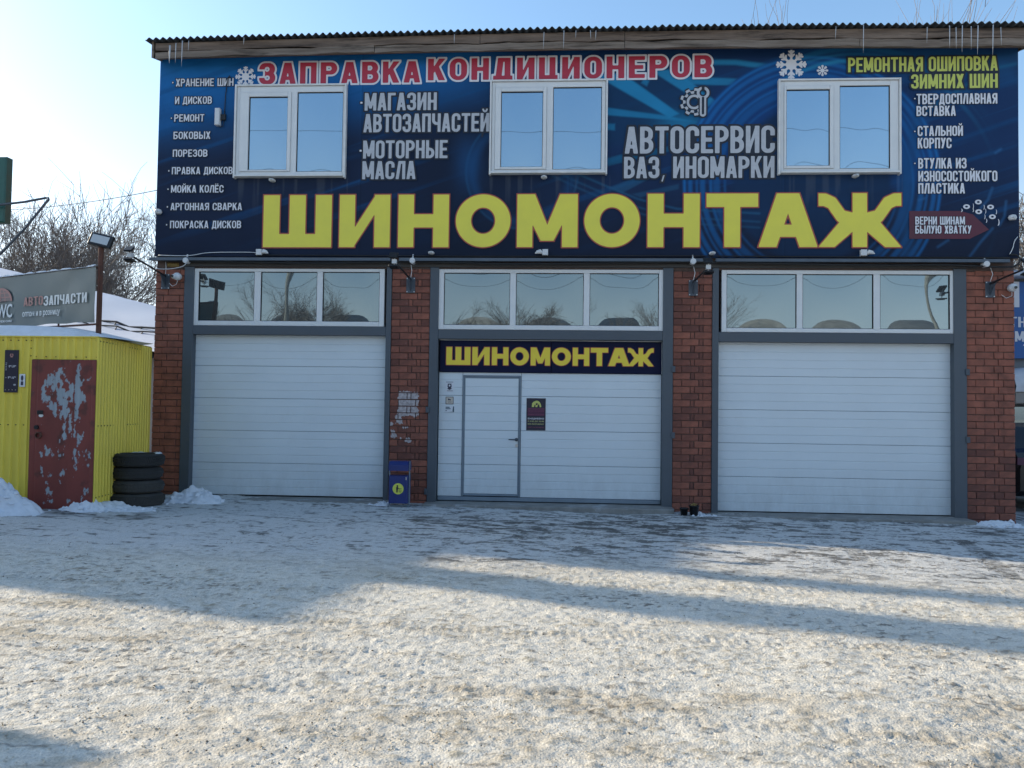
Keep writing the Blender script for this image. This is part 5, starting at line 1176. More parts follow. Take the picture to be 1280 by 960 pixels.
V, F = tess(('emb',), U(S(lambda x, y: np.hypot(x-.5, y-.55)-.24, lambda x, y: np.hypot(x-.5, y-.6)-.10), PG((.2, .30), (.5, .16), (.8, .30), (.5, .40)), B(.08, .93, .92, .98), B(.2, .05, .9, .10), B(.28, .72, .72, .8)), 0, 1, 0, 1, 30); m = MB(); m.add([pl_(a, b, .001) for a, b in V], F); m.build('print', M['st_dark'], o)
o, pl_ = plate('sticker', 557, 567, 495.8, 505.3, SY, M['st_cream'], 'cream camera-warning sticker with a dark border, middle of three on the middle door', 'sticker')
V, F = tess(('emb2',), U(S(B(0.01, .01, .99, .99), B(.08, .08, .92, .92)), PG((.3, .78), (.72, .62), (.3, .50)), ST([(.45, .60), (.62, .52)], .08), B(.3, .26, .75, .33)), 0, 1, 0, 1, 30); m = MB(); m.add([pl_(a, b, .001) for a, b in V], F); m.build('print', M['st_dark'], o)
o, pl_ = plate('sticker', 556.5, 567.8, 507.5, 515.5, SY, M['st_white'], 'torn white sticker with blue print and green corner, lowest of three on the middle door', 'sticker')
V, F = tess(('emb3',), U(B(.04, .72, .5, .88), B(.04, .5, .6, .64), B(.04, .2, .18, .34), PG((.8, .2), (.98, .1), (.98, .95), (.88, .95)), PG((.2, .02), (.98, .05), (.98, .15))), 0, 1, 0, 1, 30); m = MB(); m.add([pl_(a, b, .001) for a, b in V], F); m.build('print', mat('sticker_blue_green', (.02, .07, .10), .5), o)
o, pl_ = plate('notice_board', 658, 682, 497.8, 538, SY, M['poster_dark'], 'tall dark notice with yellow wheel emblem and opening hours right of the wicket door', 'notice', .004)
m = MB(); m.add([pl_(.06, .45, .001), pl_(.94, .45, .001), pl_(.94, .70, .001), pl_(.06, .70, .001)], [(0, 1, 2, 3)]); m.build('purple_field', M['poster_purple'], o)
V, F = tess(('whl',), I(U(S(lambda x, y: np.hypot(x, y)-1, lambda x, y: np.hypot(x-.05, y)-.60), ST([(-.95, 0), (-.9, .5), (-.6, .75)], .22), lambda x, y: np.hypot(x+.05, y-.1)-.22, ST([(0, 0), (.4, .6)], .12), ST([(0, 0), (-.4, .6)], .12)), B(-1.6, 0, 1.2, 1.2)), -1.6, 1.3, -.05, 1.2, 20)
m = MB(); m.add([pl_(.53+a*.24, .725+b*.20, .002) for a, b in V], F); m.build('wheel_print', mat('notice_yellow', (.50, .50, .13), .5), o)
for s, v0, v1, mm in (('ЕЖЕДНЕВНО', .335, .39, 'w'), ('С 9.00 ДО 20.00', .255, .305, 'y'), ('БЕЗ ВЫХОДНЫХ', .17, .22, 'y'), ('ШИНОМОНТАЖ', .655, .68, 'p'), ('РЕМОНТ ШИН ДИСКОВ', .585, .615, 'p'), ('ПРАВКА ПОКРАСКА', .475, .50, 'p'), ('АВТОСЕРВИС', .08, .11, 'p')):
    mm = {'w': M['print_white'], 'y': mat('notice_pale_yellow', (.42, .42, .18), .5), 'p': mat('notice_rose', (.22, .05, .11), .5)}[mm]
    font_text(s, .08, .92, v0, v1, lambda u, v, d: pl_(u, v, d), mm, o, .02, 'lettering', .002)

# ================================================================== YELLOW SHED
SHY = -2.0
def shed():
    sx1 = X(121.5, 500, SHY); sx0 = -6.2; zt = Z(80, 421.5, SHY); zb_ = gz(0)-.06; ex, ey = -.02, -.06; zt2 = Z(190, 434.5, ey)
    root = empty('yellow_shed', ((sx0+sx1)/2, SHY, gz(0)), 'yellow corrugated metal shed with a peeling red door beside the workshop', 'shed')
    def sheet(a, b, z0, z1, zt_b=None, pitch=.105, hh=.016, ph=0.0, name='wall_sheet'):
        """trapezoid-profiled sheet standing between ground points a and b, ribs towards the outside (right-hand side of a->b)"""
        a = Vector(a); b = Vector(b); d = (b-a); L_ = d.length; d.normalize(); nrm = Vector((d.y, -d.x))
        prof = []; s = -ph
        while s < L_:
            for q, hq in ((0, 0), (.50, 0), (.58, 1), (.90, 1), (.98, 0)): 
                t = s+q*pitch
                if 0 < t < L_: prof.append((t, hq*hh))
            s += pitch
        prof = [(0, 0)]+prof+[(L_, 0)]; vs = []
        for t, hq in prof:
            p = a+d*t+nrm*hq; zz = z1+(0 if zt_b is None else (zt_b-z1)*t/L_)
            for z in (z0, (z0+zz)/2, zz): vs.append((p.x, p.y, z))
        mb = MB(); mb.add(vs, [(3*i+k, 3*i+3+k, 3*i+4+k, 3*i+1+k) for i in range(len(prof)-1) for k in (0, 1)])
        return mb.build(name, M['shed_yellow'], root)
    dx0, dx1 = X(38.5, 545, SHY), X(119.5, 545, SHY); dzt = Z(80, 450, SHY)
    x = dx0-.006; k = 0
    while x > sx0:
        x0 = max(sx0, x-1.05); sheet((x0, SHY+.002*(k % 2)), (x, SHY+.002*(k % 2)), zb_, zt, ph=.03); x = x0+.004; k += 1
        if x0 <= sx0: break
    sheet((dx0-.006, SHY+.001), (sx1, SHY+.001), dzt+.006, zt, ph=.05)
    sheet((dx1+.006, SHY+.002), (sx1, SHY+.002), zb_, dzt+.005, ph=.02)
    sheet((sx1, SHY), (sx1+(ex-sx1)*.5, SHY+(ey-SHY)*.5), zb_, zt, zt+(zt2-zt)*.5, pitch=.1, ph=.0)
    sheet((sx1+(ex-sx1)*.49+.003, SHY+(ey-SHY)*.49), (ex, ey), zb_, zt+(zt2-zt)*.49, zt2, pitch=.1, ph=.03)
    m = MB(); m.add([(sx0, SHY-.03, zt-.004), (sx1, SHY-.03, zt-.004), (ex, ey, zt2-.004), (sx0, ey, zt2), (sx0, SHY-.03, zt+.012), (sx1+.01, SHY-.03, zt+.012), (ex+.01, ey, zt2+.012), (sx0, ey, zt2+.016)],
                    [(0, 3, 2, 1), (4, 5, 6, 7), (0, 1, 5, 4), (1, 2, 6, 5), (2, 3, 7, 6), (3, 0, 4, 7)]); m.build('roof', M['shed_yellow'], root)
    m = MB(); m.box(sx0+.02, min(sx1, ex)-.06, SHY+.03, ey-.1, zb_, zt-.02); m.build('inner_frame', M['rust'], root)
    m = MB(); m.bbox(sx1-.012, sx1+.008, SHY-.02, SHY+.012, zb_, zt, .004); m.bbox(ex-.012, ex+.01, ey-.03, ey+.02, zb_, zt2, .003); m.build('corner_trim', M['shed_yellow'], root)
    m = MB()   # screws, far too many and too small to be picked apart
    for zz in (zt-.045, (zt+zb_)/2+.0, zb_+.22):
        for i in range(60):
            px_ = sx1-.03-i*.105*1.0; 
            if px_ < sx0: break
            if dx0-.01 < px_ < dx1+.01 and zz < dzt: continue
            m.disc((px_, SHY-.012, zz), .007, .007, SHY+.01, 6)
        for i in range(19):
            t = (i+.4)/19; px_, py_ = sx1+(ex-sx1)*t, SHY+(ey-SHY)*t
            m.box(px_, px_+.010, py_-.006, py_+.006, zz-.006, zz+.006)
    for i in range(7): m.disc((dx0+.04+i*(dx1-dx0-.06)/6, SHY-.012, dzt+.04), .007, .007, SHY+.01, 6)
    for i in range(3): m.disc((dx0-.03, SHY-.012, dzt+.05+.1*i), .006, .006, SHY+.01, 6)
    m.build('screws', M['dark_metal'], root, kind='stuff')
    # red door with flaking paint: fine grid, the flaked areas are bare grey undercoat a little below the paint
    nx, nz = 150, 330; zb2 = gz(-.5)-.012; u = np.linspace(0, 1, nx); v = np.linspace(0, 1, nz); U_, V_ = np.meshgrid(u, v); w = dx1-dx0; h = dzt-zb2
    n1 = fbm(U_*11, V_*16, 5, 3, .6); n2 = fbm(U_*26, V_*9, 4, 9, .6)
    def blob(cu, cv, ru, rv): return np.clip(1-np.hypot((U_-cu)/ru, (V_-cv)/rv), 0, 1)
    dens = .50*blob(.48, .78, .33, .17)**.4*(blob(.48, .78, .33, .17) > 0)+.30*blob(.73, .68, .13, .30)**.5+.22*blob(.54, .60, .10, .14)**.5+.26*blob(.30, .86, .12, .06)**.5+.34*blob(.30, .19, .055, .07)**.5+.36*blob(.475, .16, .065, .05)**.5+.22*blob(.5, .235, .05, .02)+.06*blob(.6, .3, .5, .3)+.05
    dens = (dens+.12*(dens > .06)+.05*sstep(.55, .8, V_)*(U_ > .2)*(U_ < .85))*(1-.75*sstep(.025, 0, np.abs(U_-.665))*(V_ > .45))
    n3 = fbm(U_*34, V_*44, 3, 77); fl = sstep(.80, .835, dens*.60+n1*1.02+.30*(n3-.5)+.30*(n2-.5)) 
    fl = fl*sstep(.02, .06, U_)*sstep(.98, .94, U_)
    # pressed fold lines of the door skin
    fold = np.exp(-((U_-.09)/.008)**2)+np.exp(-((U_-.93)/.008)**2)+.4*np.exp(-((U_-.60)/.006)**2)
    y = SHY-.028+.004*fl+.004*fold+.002*np.sin(V_*9+U_*3)
    red = np.array([.18, .034, .026]); bare = np.array([.27, .31, .34]); rust_ = np.array([.05, .018, .014])
    tint = .72+.5*fbm(U_*4, V_*5, 4, 21); C = red*tint[..., None]
    rs = sstep(.62, .75, fbm(U_*6+2, V_*12, 4, 33))*.6; C = C*(1-rs[..., None])+rust_*rs[..., None]
    C = C*(1-fl[..., None])+bare*(.75+.5*n2)[..., None]*fl[..., None]
    me = bpy.data.meshes.new('door'); me.vertices.add(nx*nz); GXd, GZd = dx0+w*U_, zb2+h*V_; o0 = Vector(((dx0+dx1)/2, SHY-.028, zb2))
    me.vertices.foreach_set('co', np.stack([GXd-o0.x, y-o0.y, GZd-o0.z], -1).astype(np.float32).ravel())
    idx = np.arange(nx*nz).reshape(nz, nx); q = np.stack([idx[:-1, :-1], idx[:-1, 1:], idx[1:, 1:], idx[1:, :-1]], -1).reshape(-1, 4); nf = len(q)
    me.loops.add(nf*4); me.loops.foreach_set('vertex_index', q.ravel().astype(np.int32)); me.polygons.add(nf)
    me.polygons.foreach_set('loop_start', np.arange(0, nf*4, 4, dtype=np.int32)); me.polygons.foreach_set('loop_total', np.full(nf, 4, dtype=np.int32)); me.update(calc_edges=True)
    ca = me.color_attributes.new('Col', 'FLOAT_COLOR', 'POINT'); ca.data.foreach_set('color', np.concatenate([C, np.ones(C.shape[:2]+(1,))], -1).astype(np.float32).ravel())
    me.materials.append(mat('flaking_red_paint', (1, 1, 1), .6, attr='Col', bump=.12, bscale=25))
    d = bpy.data.objects.new('door', me); COL.objects.link(d); d.parent = root; d.location = o0-root.location; d['label'] = 'red steel door with flaking paint'
    m = MB(); m.box(dx0-.002, dx1+.002, SHY-.018, SHY+.03, zb2-.03, dzt+.002); m.build('leaf_core', M['rust'], d)
    zz = Z(52, 515, SHY-.03); hx = dx0+.10
    m = MB(); m.disc((hx+.0, SHY-.055, Z(45, 534, SHY-.03)), .028, .028, SHY-.03, 14); m.build('keyhole_cover', M['dark_metal'], d)
    m = MB(); m.lathe([(0.030, .03), (.042, .028), (.045, .0), (.03, 0)], (hx+.03, SHY-.03, Z(49, 544, SHY-.03)), 'Y', 18); m.build('door_handle', M['rust'], d)
    m = MB(); m.bbox(hx+.0, hx+.075, SHY-.045, SHY-.028, Z(52, 518, SHY-.03), Z(52, 513, SHY-.03), .004); m.build('hasp', M['dark_metal'], d)
    m = MB(); m.disc((hx+.05, SHY-.036, Z(52, 519.5, SHY-.03)), .03, .02, SHY-.029, 12); m.build('rust_plate', M['pvc_dirty'], d)
    # schedule board and its sticker
    Yb = SHY-.024
    o, pf = plate('schedule_board', 5.8, 23, 437.5, 490.5, Yb, M['poster_dark'], 'tall black opening-hours board on the yellow shed left of the red door', 'board', .006)
    V, F = tess(('brd',), U(S(lambda x, y: np.hypot(x-.5, (y-.88)*3)-.13, lambda x, y: np.hypot(x-.5, (y-.88)*3)-.06), B(.35, .80, .65, .825)), 0, 1, 0, 1, 40)
    m = MB(); m.add([pf(a, b, .001) for a, b in V], F); m.build('logo_print', M['board_pink'], o)
    for s, u0, u1, v0, v1 in (('9ºº-19ºº', .32, .85, .58, .64), ('9ºº-16ºº', .28, .85, .32, .375), ('ПН', .08, .18, .68, .70), ('ВТ', .08, .18, .64, .66), ('СР', .08, .18, .60, .62), ('ЧТ', .08, .18, .56, .58), ('ПТ', .08, .18, .52, .54), ('СБ', .08, .18, .34, .36), ('08', .70, .86, .16, .20)): font_text(s, u0, u1, v0, v1, lambda u, v, d: pf(u, v, d), M['print_white'], o, .015, 'lettering', .002)
    m = MB()
    for uu in (.12, .38, .62, .86): q = pf(uu, .06, .001); m.box(q[0]-.005, q[0]+.005, q[1]-.001, q[1], q[2]-.005, q[2]+.005)
    m.build('pin', M['screw'], o, kind='stuff')
    o, pf = plate('sticker', 24.2, 31.5, 467.5, 483.5, Yb, M['st_white'], 'small white sticker with dark print on the yellow shed by the schedule board', 'sticker')
    V, F = tess(('stk',), U(lambda x, y: np.hypot(x-.5, y-.68)-.22, B(.28, .12, .72, .42)), 0, 1, 0, 1, 24); m = MB(); m.add([pf(a, b, .001) for a, b in V], F); m.build('print', M['st_dark'], o)
    # snow pillow on the shed roof
    m = MB(); m.smooth = True; n = 60; vs = []
    for j in range(13):
        for i in range(n+1):
            xx_ = sx0+.1+(X(88, 420, SHY)+.35-sx0)*i/n; t = j/12; e = min(1, (1-i/n)*5); e = math.sin(e*math.pi/2)**.7
            k = float(fbm(np.array([i*.11]), np.array([j*.35]), 3, 5)[0]); hh = (.13+.10*k)*e*math.sin(math.pi*min(1, .12+t*1.2))**.35
            vs.append((xx_, SHY+.02+t*(ey-SHY-.15)*(.7+.3*e), zt+(zt2-zt)*t+.008+max(0, hh if 0 < j < 12 else 0)))
    m.add(vs, [(j*(n+1)+i, j*(n+1)+i+1, (j+1)*(n+1)+i+1, (j+1)*(n+1)+i) for j in range(12) for i in range(n)])
    m.build('snow_pillow', M['snow'], origin=(sx0/2, SHY+.5, zt), label='smooth pillow of snow lying on the yellow shed roof', cat='snow')
    return zt
shed_top = shed()

# ------------------------------------------------------------------ lamp post and billboard over the shed
def billboard():
    py_ = -1.72; c = at(123, 420, py_); top = at(124.5, 309, py_)
    root = empty('lamp_post', (c.x, py_, shed_top), 'thin rusty post with a flat floodlight rising behind the yellow shed', 'lamp post')
    m = MB(); m.tube([(c.x, py_, shed_top-.3), (c.x, py_, top.z)], .034, 12); m.build('post', M['rust'], root)
    q = MB(); q.bbox(-.155, .155, -.03, .03, -.088, .088, .010)
    for k in range(8): q.box(-.13+k*.034, -.122+k*.034, .031, .055, -.075, .075)
    rm = Matrix.Translation((top.x+.03, py_-.02, top.z+.085)) @ Matrix.Rotation(R(13), 4, 'Y') @ Matrix.Rotation(R(-14), 4, 'X'); q.v = [tuple(rm @ Vector(v)) for v in q.v]; hd = q.build('lamp_head', M['dark_metal'], root)
    q = MB(); q.bbox(-.120, .120, -.034, -.0305, -.058, .058, .002); q.v = [tuple(rm @ Vector(v)) for v in q.v]; q.build('lens', M['lampglass'], hd)
    # billboard plane: from the post towards the left and back
    A = at(119.5, 368, -1.80); ang = None
    Bp = at(0, 380, -.96); d = Vector((Bp.x-A.x, Bp.y-A.y, 0)); L0 = d.length; d.normalize(); L_ = 2.35
    z1 = at(119.5, 333.5, -1.80).z; z0 = at(119.5, 403.5, -1.80).z; zl1 = at(0, 347.5, Bp.y).z; zl0 = at(0, 411, Bp.y).z
    sl1 = (zl1-z1)/L0; sl0 = (zl0-z0)/L0; nrm = Vector((d.y, -d.x, 0)); nrm = nrm if nrm.y < 0 else -nrm
    def P(s, t, off=0.0):
        p = A+d*s; za, zb_ = z0+sl0*s, z1+sl1*s; return Vector((p.x, p.y, za+(zb_-za)*t))+nrm*off
    o = empty('billboard', tuple(P(0, 0)), 'grey-green vinyl billboard with a half-globe logo hung beside the lamp post', 'billboard')
    m = MB(); m.smooth = True; n, k = 60, 16; vs = []
    for j in range(k+1):
        for i in range(n+1):
            s, t = L_*i/n, j/k; sag = .03*math.exp(-((s-.35)/.22)**2)*(1-t)**6+.035*math.exp(-((s-.95)/.3)**2)*(1-t)**7
            vs.append(P(s, t+sag, .01*math.sin(s*4+t*3)*math.sin(math.pi*t)+.006*math.sin((s*1.0+t*.9)*9)*(1 if s < .6 else .3)))
    m.add(vs, [(j*(n+1)+i, (j+1)*(n+1)+i, (j+1)*(n+1)+i+1, j*(n+1)+i+1) for j in range(k) for i in range(n)]); m.build('vinyl_sheet', M['board_grey'], o)
    m = MB()
    def bar(s0, t0, s1, t1, r_=.014): m.tube([P(s0, t0, -.03), P(s1, t1, -.03)], r_, 6)
    for s in (-.01, .8, 1.6, L_): bar(s, -.01, s, 1.0)
    bar(-.01, -.02, L_, -.02); bar(-.01, 1.0, L_, 1.0); m.build('frame', M['rust'], o)
    m = MB(); vs = []
    for i in range(61):
        s = .02+(L_-.02)*i/60; h = .018+.012*math.sin(i*.9)+.008*math.sin(i*2.3); h *= (0.3 if .25 < s < .55 else 1)
        for dn, dz in ((.02, 0), (.02, h*.7), (-.02, h), (-.05, h*.5), (-.05, 0)): p = P(s, 1.01, dn); vs.append((p.x, p.y, p.z+dz))
    m.smooth = True; m.add(vs, [(i*5+k, i*5+k+1, i*5+k+6, i*5+k+5) for i in range(60) for k in range(4)]); m.build('snow_strip', M['snow'], origin=tuple(P(1, 1)), label='narrow strip of snow lying along the top edge of the billboard', cat='snow')
    def sp(px_):  # run along the board at a photo column
        best = 0; b = 9e9
        for i in range(400):
            s = L_*i/400; p = P(s, .5)-CAM; x_ = 640+1000*p.dot(_r)/p.dot(_f)
            if abs(x_-px_) < b: b = abs(x_-px_); best = s
        return best
    place = lambda u, v, dd: tuple(P(u, v, .022+dd))
    def line(s, a, b, v0, v1, mm, st='small'):
        sa, sb = sp(a), sp(b); w_ = [glyph(c, st)[1] for c in s]; gp = .075; tot = sum(w_)+gp*(len(s)-1); mb = MB(); x = 0
        for c, w in zip(s, w_):
            put_glyph(mb, c, st, 0, 0, 1, 1, lambda a_, b_: place(sa+(sb-sa)*(x+a_)/tot, v0+(v1-v0)*b_, .0), 0, 26); x += w+gp
        mb.build('lettering', mm, o)
    line('АВТО', 31.5, 55.5, .395, .565, M['board_pink'], 'small'); line('ЗАПЧАСТИ', 56.5, 110.5, .375, .555, M['board_white'], 'bebas')
    font_text('оптом и в розницу', sp(30.5), sp(77.5), .165, .285, place, M['board_white'], o, .02, 'lettering', .001)
    font_text('WWC', sp(-22), sp(17.5), .20, .47, place, M['board_white'], o, .02, 'lettering', .001)
    font_text('WORLD WIDE CARS', sp(-23), sp(17.5), .115, .155, place, M['board_white'], o, .03, 'lettering', .001)
    s0 = sp(2); r_ = sp(2)-sp(17)
    r_ = abs(r_); hs = 1.0/(.80); k = .46
    def globe(x, y):
        rr = np.hypot(x, y); d_ = np.abs(rr-.93)-.07
        for c in (.0, .42): d_ = np.minimum(d_, np.maximum(np.abs(np.abs(x)-c*np.sqrt(np.clip(1-y*y, 0, 1)))-.035, rr-.9))
        for yy in (.30, .62): d_ = np.minimum(d_, np.maximum(np.abs(y-yy)-.035, rr-.9))
        return np.maximum(d_, -y+.0)
    V, F = tess(('globe',), globe, -1.1, 1.1, 0, 1.1, 30); m = MB(); m.add([place(s0-a*r_, .52+b*.27, .0) for a, b in V], F); m.build('globe_print', M['board_pink'], o)
    V, F = tess(('globef',), I(EL(-.9, -.9, .9, .9), B(-1, 0.02, 1, 1)), -1.1, 1.1, 0, 1.1, 20); m = MB(); m.add([place(s0-a*r_, .52+b*.27, -.002) for a, b in V], F); m.build('globe_print', mat('billboard_dull_rose', (.20, .14, .13), .55), o)
billboard()

# green sign and bent pipe bracket at the far left
def left_sign():
    Y = .6; x1 = X(9.5, 240, Y); z1, z0 = Z(5, 197, Y), Z(5, 279, Y)
    root = empty('green_sign', (x1-.45, Y, z0), 'dark green box sign hanging at the left edge of the view', 'sign')
    m = MB(); m.bbox(x1-.9, x1, Y-.06, Y+.10, z0, z1, .02); m.build('box', M['green_sign'], root)
    m = MB(); m.tube([(x1-.5, Y+.02, z1+.0), (x1-.5, Y+.02, z1+.25)], .02, 8); m.tube([(x1-.5, Y+.02, z0-.0), (x1-.5, Y+.02, -.1)], .05, 10); m.build('post', M['rust'], root)
    Y = .45; P = lambda x, y: at(x, y, Y)
    m = MB(); m.smooth = True; m.tube([P(-60, 259), P(0, 256), P(30, 252.5), P(58, 247.3)], .020, 8); m.tube([P(60, 247), P(61, 249), P(30, 287), P(0, 318), P(-40, 350)], .020, 8)
    m.tube([P(-60, 250), (P(-60, 250).x, Y, -.1)], .035, 8); m.build('pipe_bracket', M['plate'], origin=tuple(P(-60, 259)), label='bent grey pipe triangle sticking out beside the green sign', cat='bracket')
left_sign()

# ================================================================== BEYOND: roofs, trees, right-hand neighbour
def snow_roofed(name, pts_top, pts_bot, depth, label):
    """low outbuilding with a snow-laden roof slope; points are world coordinates of the ridge and eave"""
    root = empty(name, tuple(pts_bot[0]), label, 'building'); n, k = 40, 14; a0, a1 = pts_top; b0, b1 = pts_bot; vs = []
    for j in range(k+1):
        for i in range(n+1):
            t, s = i/n, j/k; p = (a0.lerp(a1, t)).lerp(b0.lerp(b1, t), s); e = math.sin(math.pi*min(1, s*1.05)) if j < k else 0
            q = float(fbm(np.array([i*.23]), np.array([j*.4]), 4, 8)[0]); vs.append((p.x, p.y, p.z+.10*(q-.5)+.05))
    m = MB(); m.smooth = True; m.add(vs, [(j*(n+1)+i, (j+1)*(n+1)+i, (j+1)*(n+1)+i+1, j*(n+1)+i+1) for j in range(k) for i in range(n)]); m.build('roof_snow', M['snowroof'], root)
    m = MB(); vs2 = [(x_, y_, z_-.16) for x_, y_, z_ in vs]; m.add(vs2, [(j*(n+1)+i, (j+1)*(n+1)+i, (j+1)*(n+1)+i+1, j*(n+1)+i+1) for j in range(k) for i in range(n)]); m.build('roof', M['slate'], root)
    m = MB(); m.add([(b0.x, b0.y+.4, -.3), (b1.x, b1.y+.4, -.3), (b1.x, b1.y+.4, b1.z-.1), (b0.x, b0.y+.4, b0.z-.1), (a0.x, a0.y+depth, -.3), (a1.x, a1.y+depth, -.3), (a1.x, a1.y+.0, a1.z-.25), (a0.x, a0.y+.0, a0.z-.25)],
                    [(0, 1, 2, 3), (1, 5, 6, 2), (5, 4, 7, 6), (4, 0, 3, 7)]); m.build('wall', M['far_wall'], root)
    m = MB()
    for f_, r_ in ((.62, .03), (.70, .022)):
        pts = [(a0.lerp(b0, f_)).lerp(a1.lerp(b1, f_), i/30)+Vector((0, 0, .07+.05*math.sin(i*2.1))) for i in range(31)]
        m = MB(); m.tube(pts, r_, 5)
        for i in range(0, 31, 2): m.tube([pts[i], pts[i]+Vector((0, -.10, -.12))], .018, 4)
        m.build('snow_guard', M['cable'], root)
    return root
snow_roofed('outbuilding', (at(-140, 302, 15), at(262, 401, 11)), (at(-170, 400, 9.0), at(290, 452, 6.0)), 2, 'low outbuilding with a snow-covered roof behind the yellow shed')
snow_roofed('outbuilding', (at(-260, 318, 26), at(24, 345, 24)), (at(-260, 360, 22), at(24, 365, 20)), 2, 'farther snow-covered roof at the left edge behind the billboard')

def tree(name, base, height, spread, seed, label, levels=5, trunks=3, lean=(0, 0), droop=0.0, thick=1.0, group=None, seeds=False, trunk_r=None, rmin=.010):
    rr = random.Random(seed); root = empty(name, base, label, 'tree', group); tr = MB(); cr = MB(); sd = MB(); tr.smooth = True
    base = Vector(base); r0 = (trunk_r or height*.016)*thick
    def grow(p, d, L_, r, lv):
        n = 5 if lv < 2 else 4 if lv < 4 else 3; pts = [p.copy()]; rs = [r]; q = p.copy(); dd = d.copy(); kids = []
        for i in range(n):
            dd = (dd+Vector((rr.gauss(0, .13), rr.gauss(0, .13), rr.gauss(0, .08)+(.06 if lv < 3 else .02)-droop*(lv >= 3)*.30))).normalized()
            q = q+dd*(L_/n); pts.append(q.copy()); rs.append(r*(1-.55*(i+1)/n)); 
            if i >= (1 if lv else 2) or lv > 1: kids.append((q.copy(), dd.copy(), rs[-1]))
        (tr if lv < 2 else cr).tube(pts, rs, 6 if lv < 2 else 3, cap=False)
        if seeds and lv >= levels-2:
            for _ in range(3):
                s = pts[rr.randrange(1, len(pts))]+Vector((rr.gauss(0, .05), rr.gauss(0, .05), -.05-rr.random()*.12)); a = rr.random()*6.28; w = .022+rr.random()*.025
                sd.add([s, s+Vector((w*math.cos(a), w*math.sin(a), -w*1.6)), s+Vector((-w*.4, w*.5, -w*2.2))], [(0, 1, 2)])
        if lv >= levels: return
        for (kp, kd, kr) in kids:
            for _ in range((2 if lv else 3) if rr.random() < (.32 if lv > 2 else .55) else 1):
                a = rr.random()*6.28; t = R(rr.uniform(20, 52)); perp = kd.orthogonal().normalized(); perp.rotate(Matrix.Rotation(a, 3, kd)); nd = (kd*math.cos(t)+perp*math.sin(t)*spread).normalized()
                if lv > 0: nd = (nd+Vector((0, 0, .12-.25*droop))).normalized()
                grow(kp, nd, L_*rr.uniform(.48, .72), max(kr*rr.uniform(.5, .78), rmin), lv+1)
    for k in range(trunks):
        a = 6.28*k/trunks+rr.random(); tl_ = .0 if trunks == 1 else rr.uniform(.18, .42)
        grow(base+Vector((.1*math.cos(a), .1*math.sin(a), 0)), Vector((tl_*math.cos(a)+lean[0], tl_*math.sin(a)+lean[1], 1)).normalized(), height*rr.uniform(.42, .52), r0*rr.uniform(.7, 1), 0)
    tr.build('trunk', M['bark'], root); cr.build('crown', M['bark'], root)
    if seeds: sd.build('seed_clusters', M['seed'], root, kind='stuff')
    return len(tr.f)+len(cr.f)
def tb(px, Y): p = at(px, 500, Y); return (p.x, p.y, .0)
nt_ = tree('bare_tree', tb(48, 22), 11.3, 0.95, 4, 'bare branching tree behind the billboard, left of two tall ones', 4, 3, thick=.8, rmin=.011)
nt_ += tree('bare_tree', tb(86, 20), 11.2, .85, 11, 'bare tree with upswept forks right behind the billboard middle', 4, 3, thick=.8, rmin=.011)
nt_ += tree('bare_tree', tb(-20, 20), 9.8, .95, 23, 'bare tree at the left edge behind the pipe bracket', 4, 3, thick=.8, rmin=.011)
nt_ += tree('bare_tree', tb(112, 24), 8.8, .95, 57, 'bare tree between the lamp post and the workshop, farther back', 4, 3, thick=.8, rmin=.011)
nt_ += tree('maple_tree', tb(140, 16), 5.2, .9, 5, 'small leaning tree hung with dry seed clusters between post and workshop', 5, 2, lean=(.35, 0), droop=.75, thick=.8, seeds=True)
nt_ += tree('bare_tree', tb(1350, 9), 7.2, 1.25, 31, 'bare tree whose twigs reach in at the right edge past the banner', 5, 2, lean=(-.12, 0), thick=.8)
nt_ += tree('poplar_tree', tb(1001, 18), 16.0, .28, 41, 'tall slim tree behind the workshop, only its tips showing above the roof', 3, 2, thick=.7)
print('tree faces', nt_)
# overhead wire left of the banner
def wire(p, q, sag, r_, label, n=24):
    p, q = Vector(p), Vector(q); m = MB(); m.tube([p.lerp(q, i/n)-Vector((0, 0, sag*4*(i/n)*(1-i/n))) for i in range(n+1)], r_, 4)
    return m.build('overhead_wire', M['cable'], origin=tuple(p), label=label, cat='wire')
wire(at(-60, 262, 18), at(300, 214, 8), .35, .012, 'thin overhead wire running from the trees to the workshop wall')

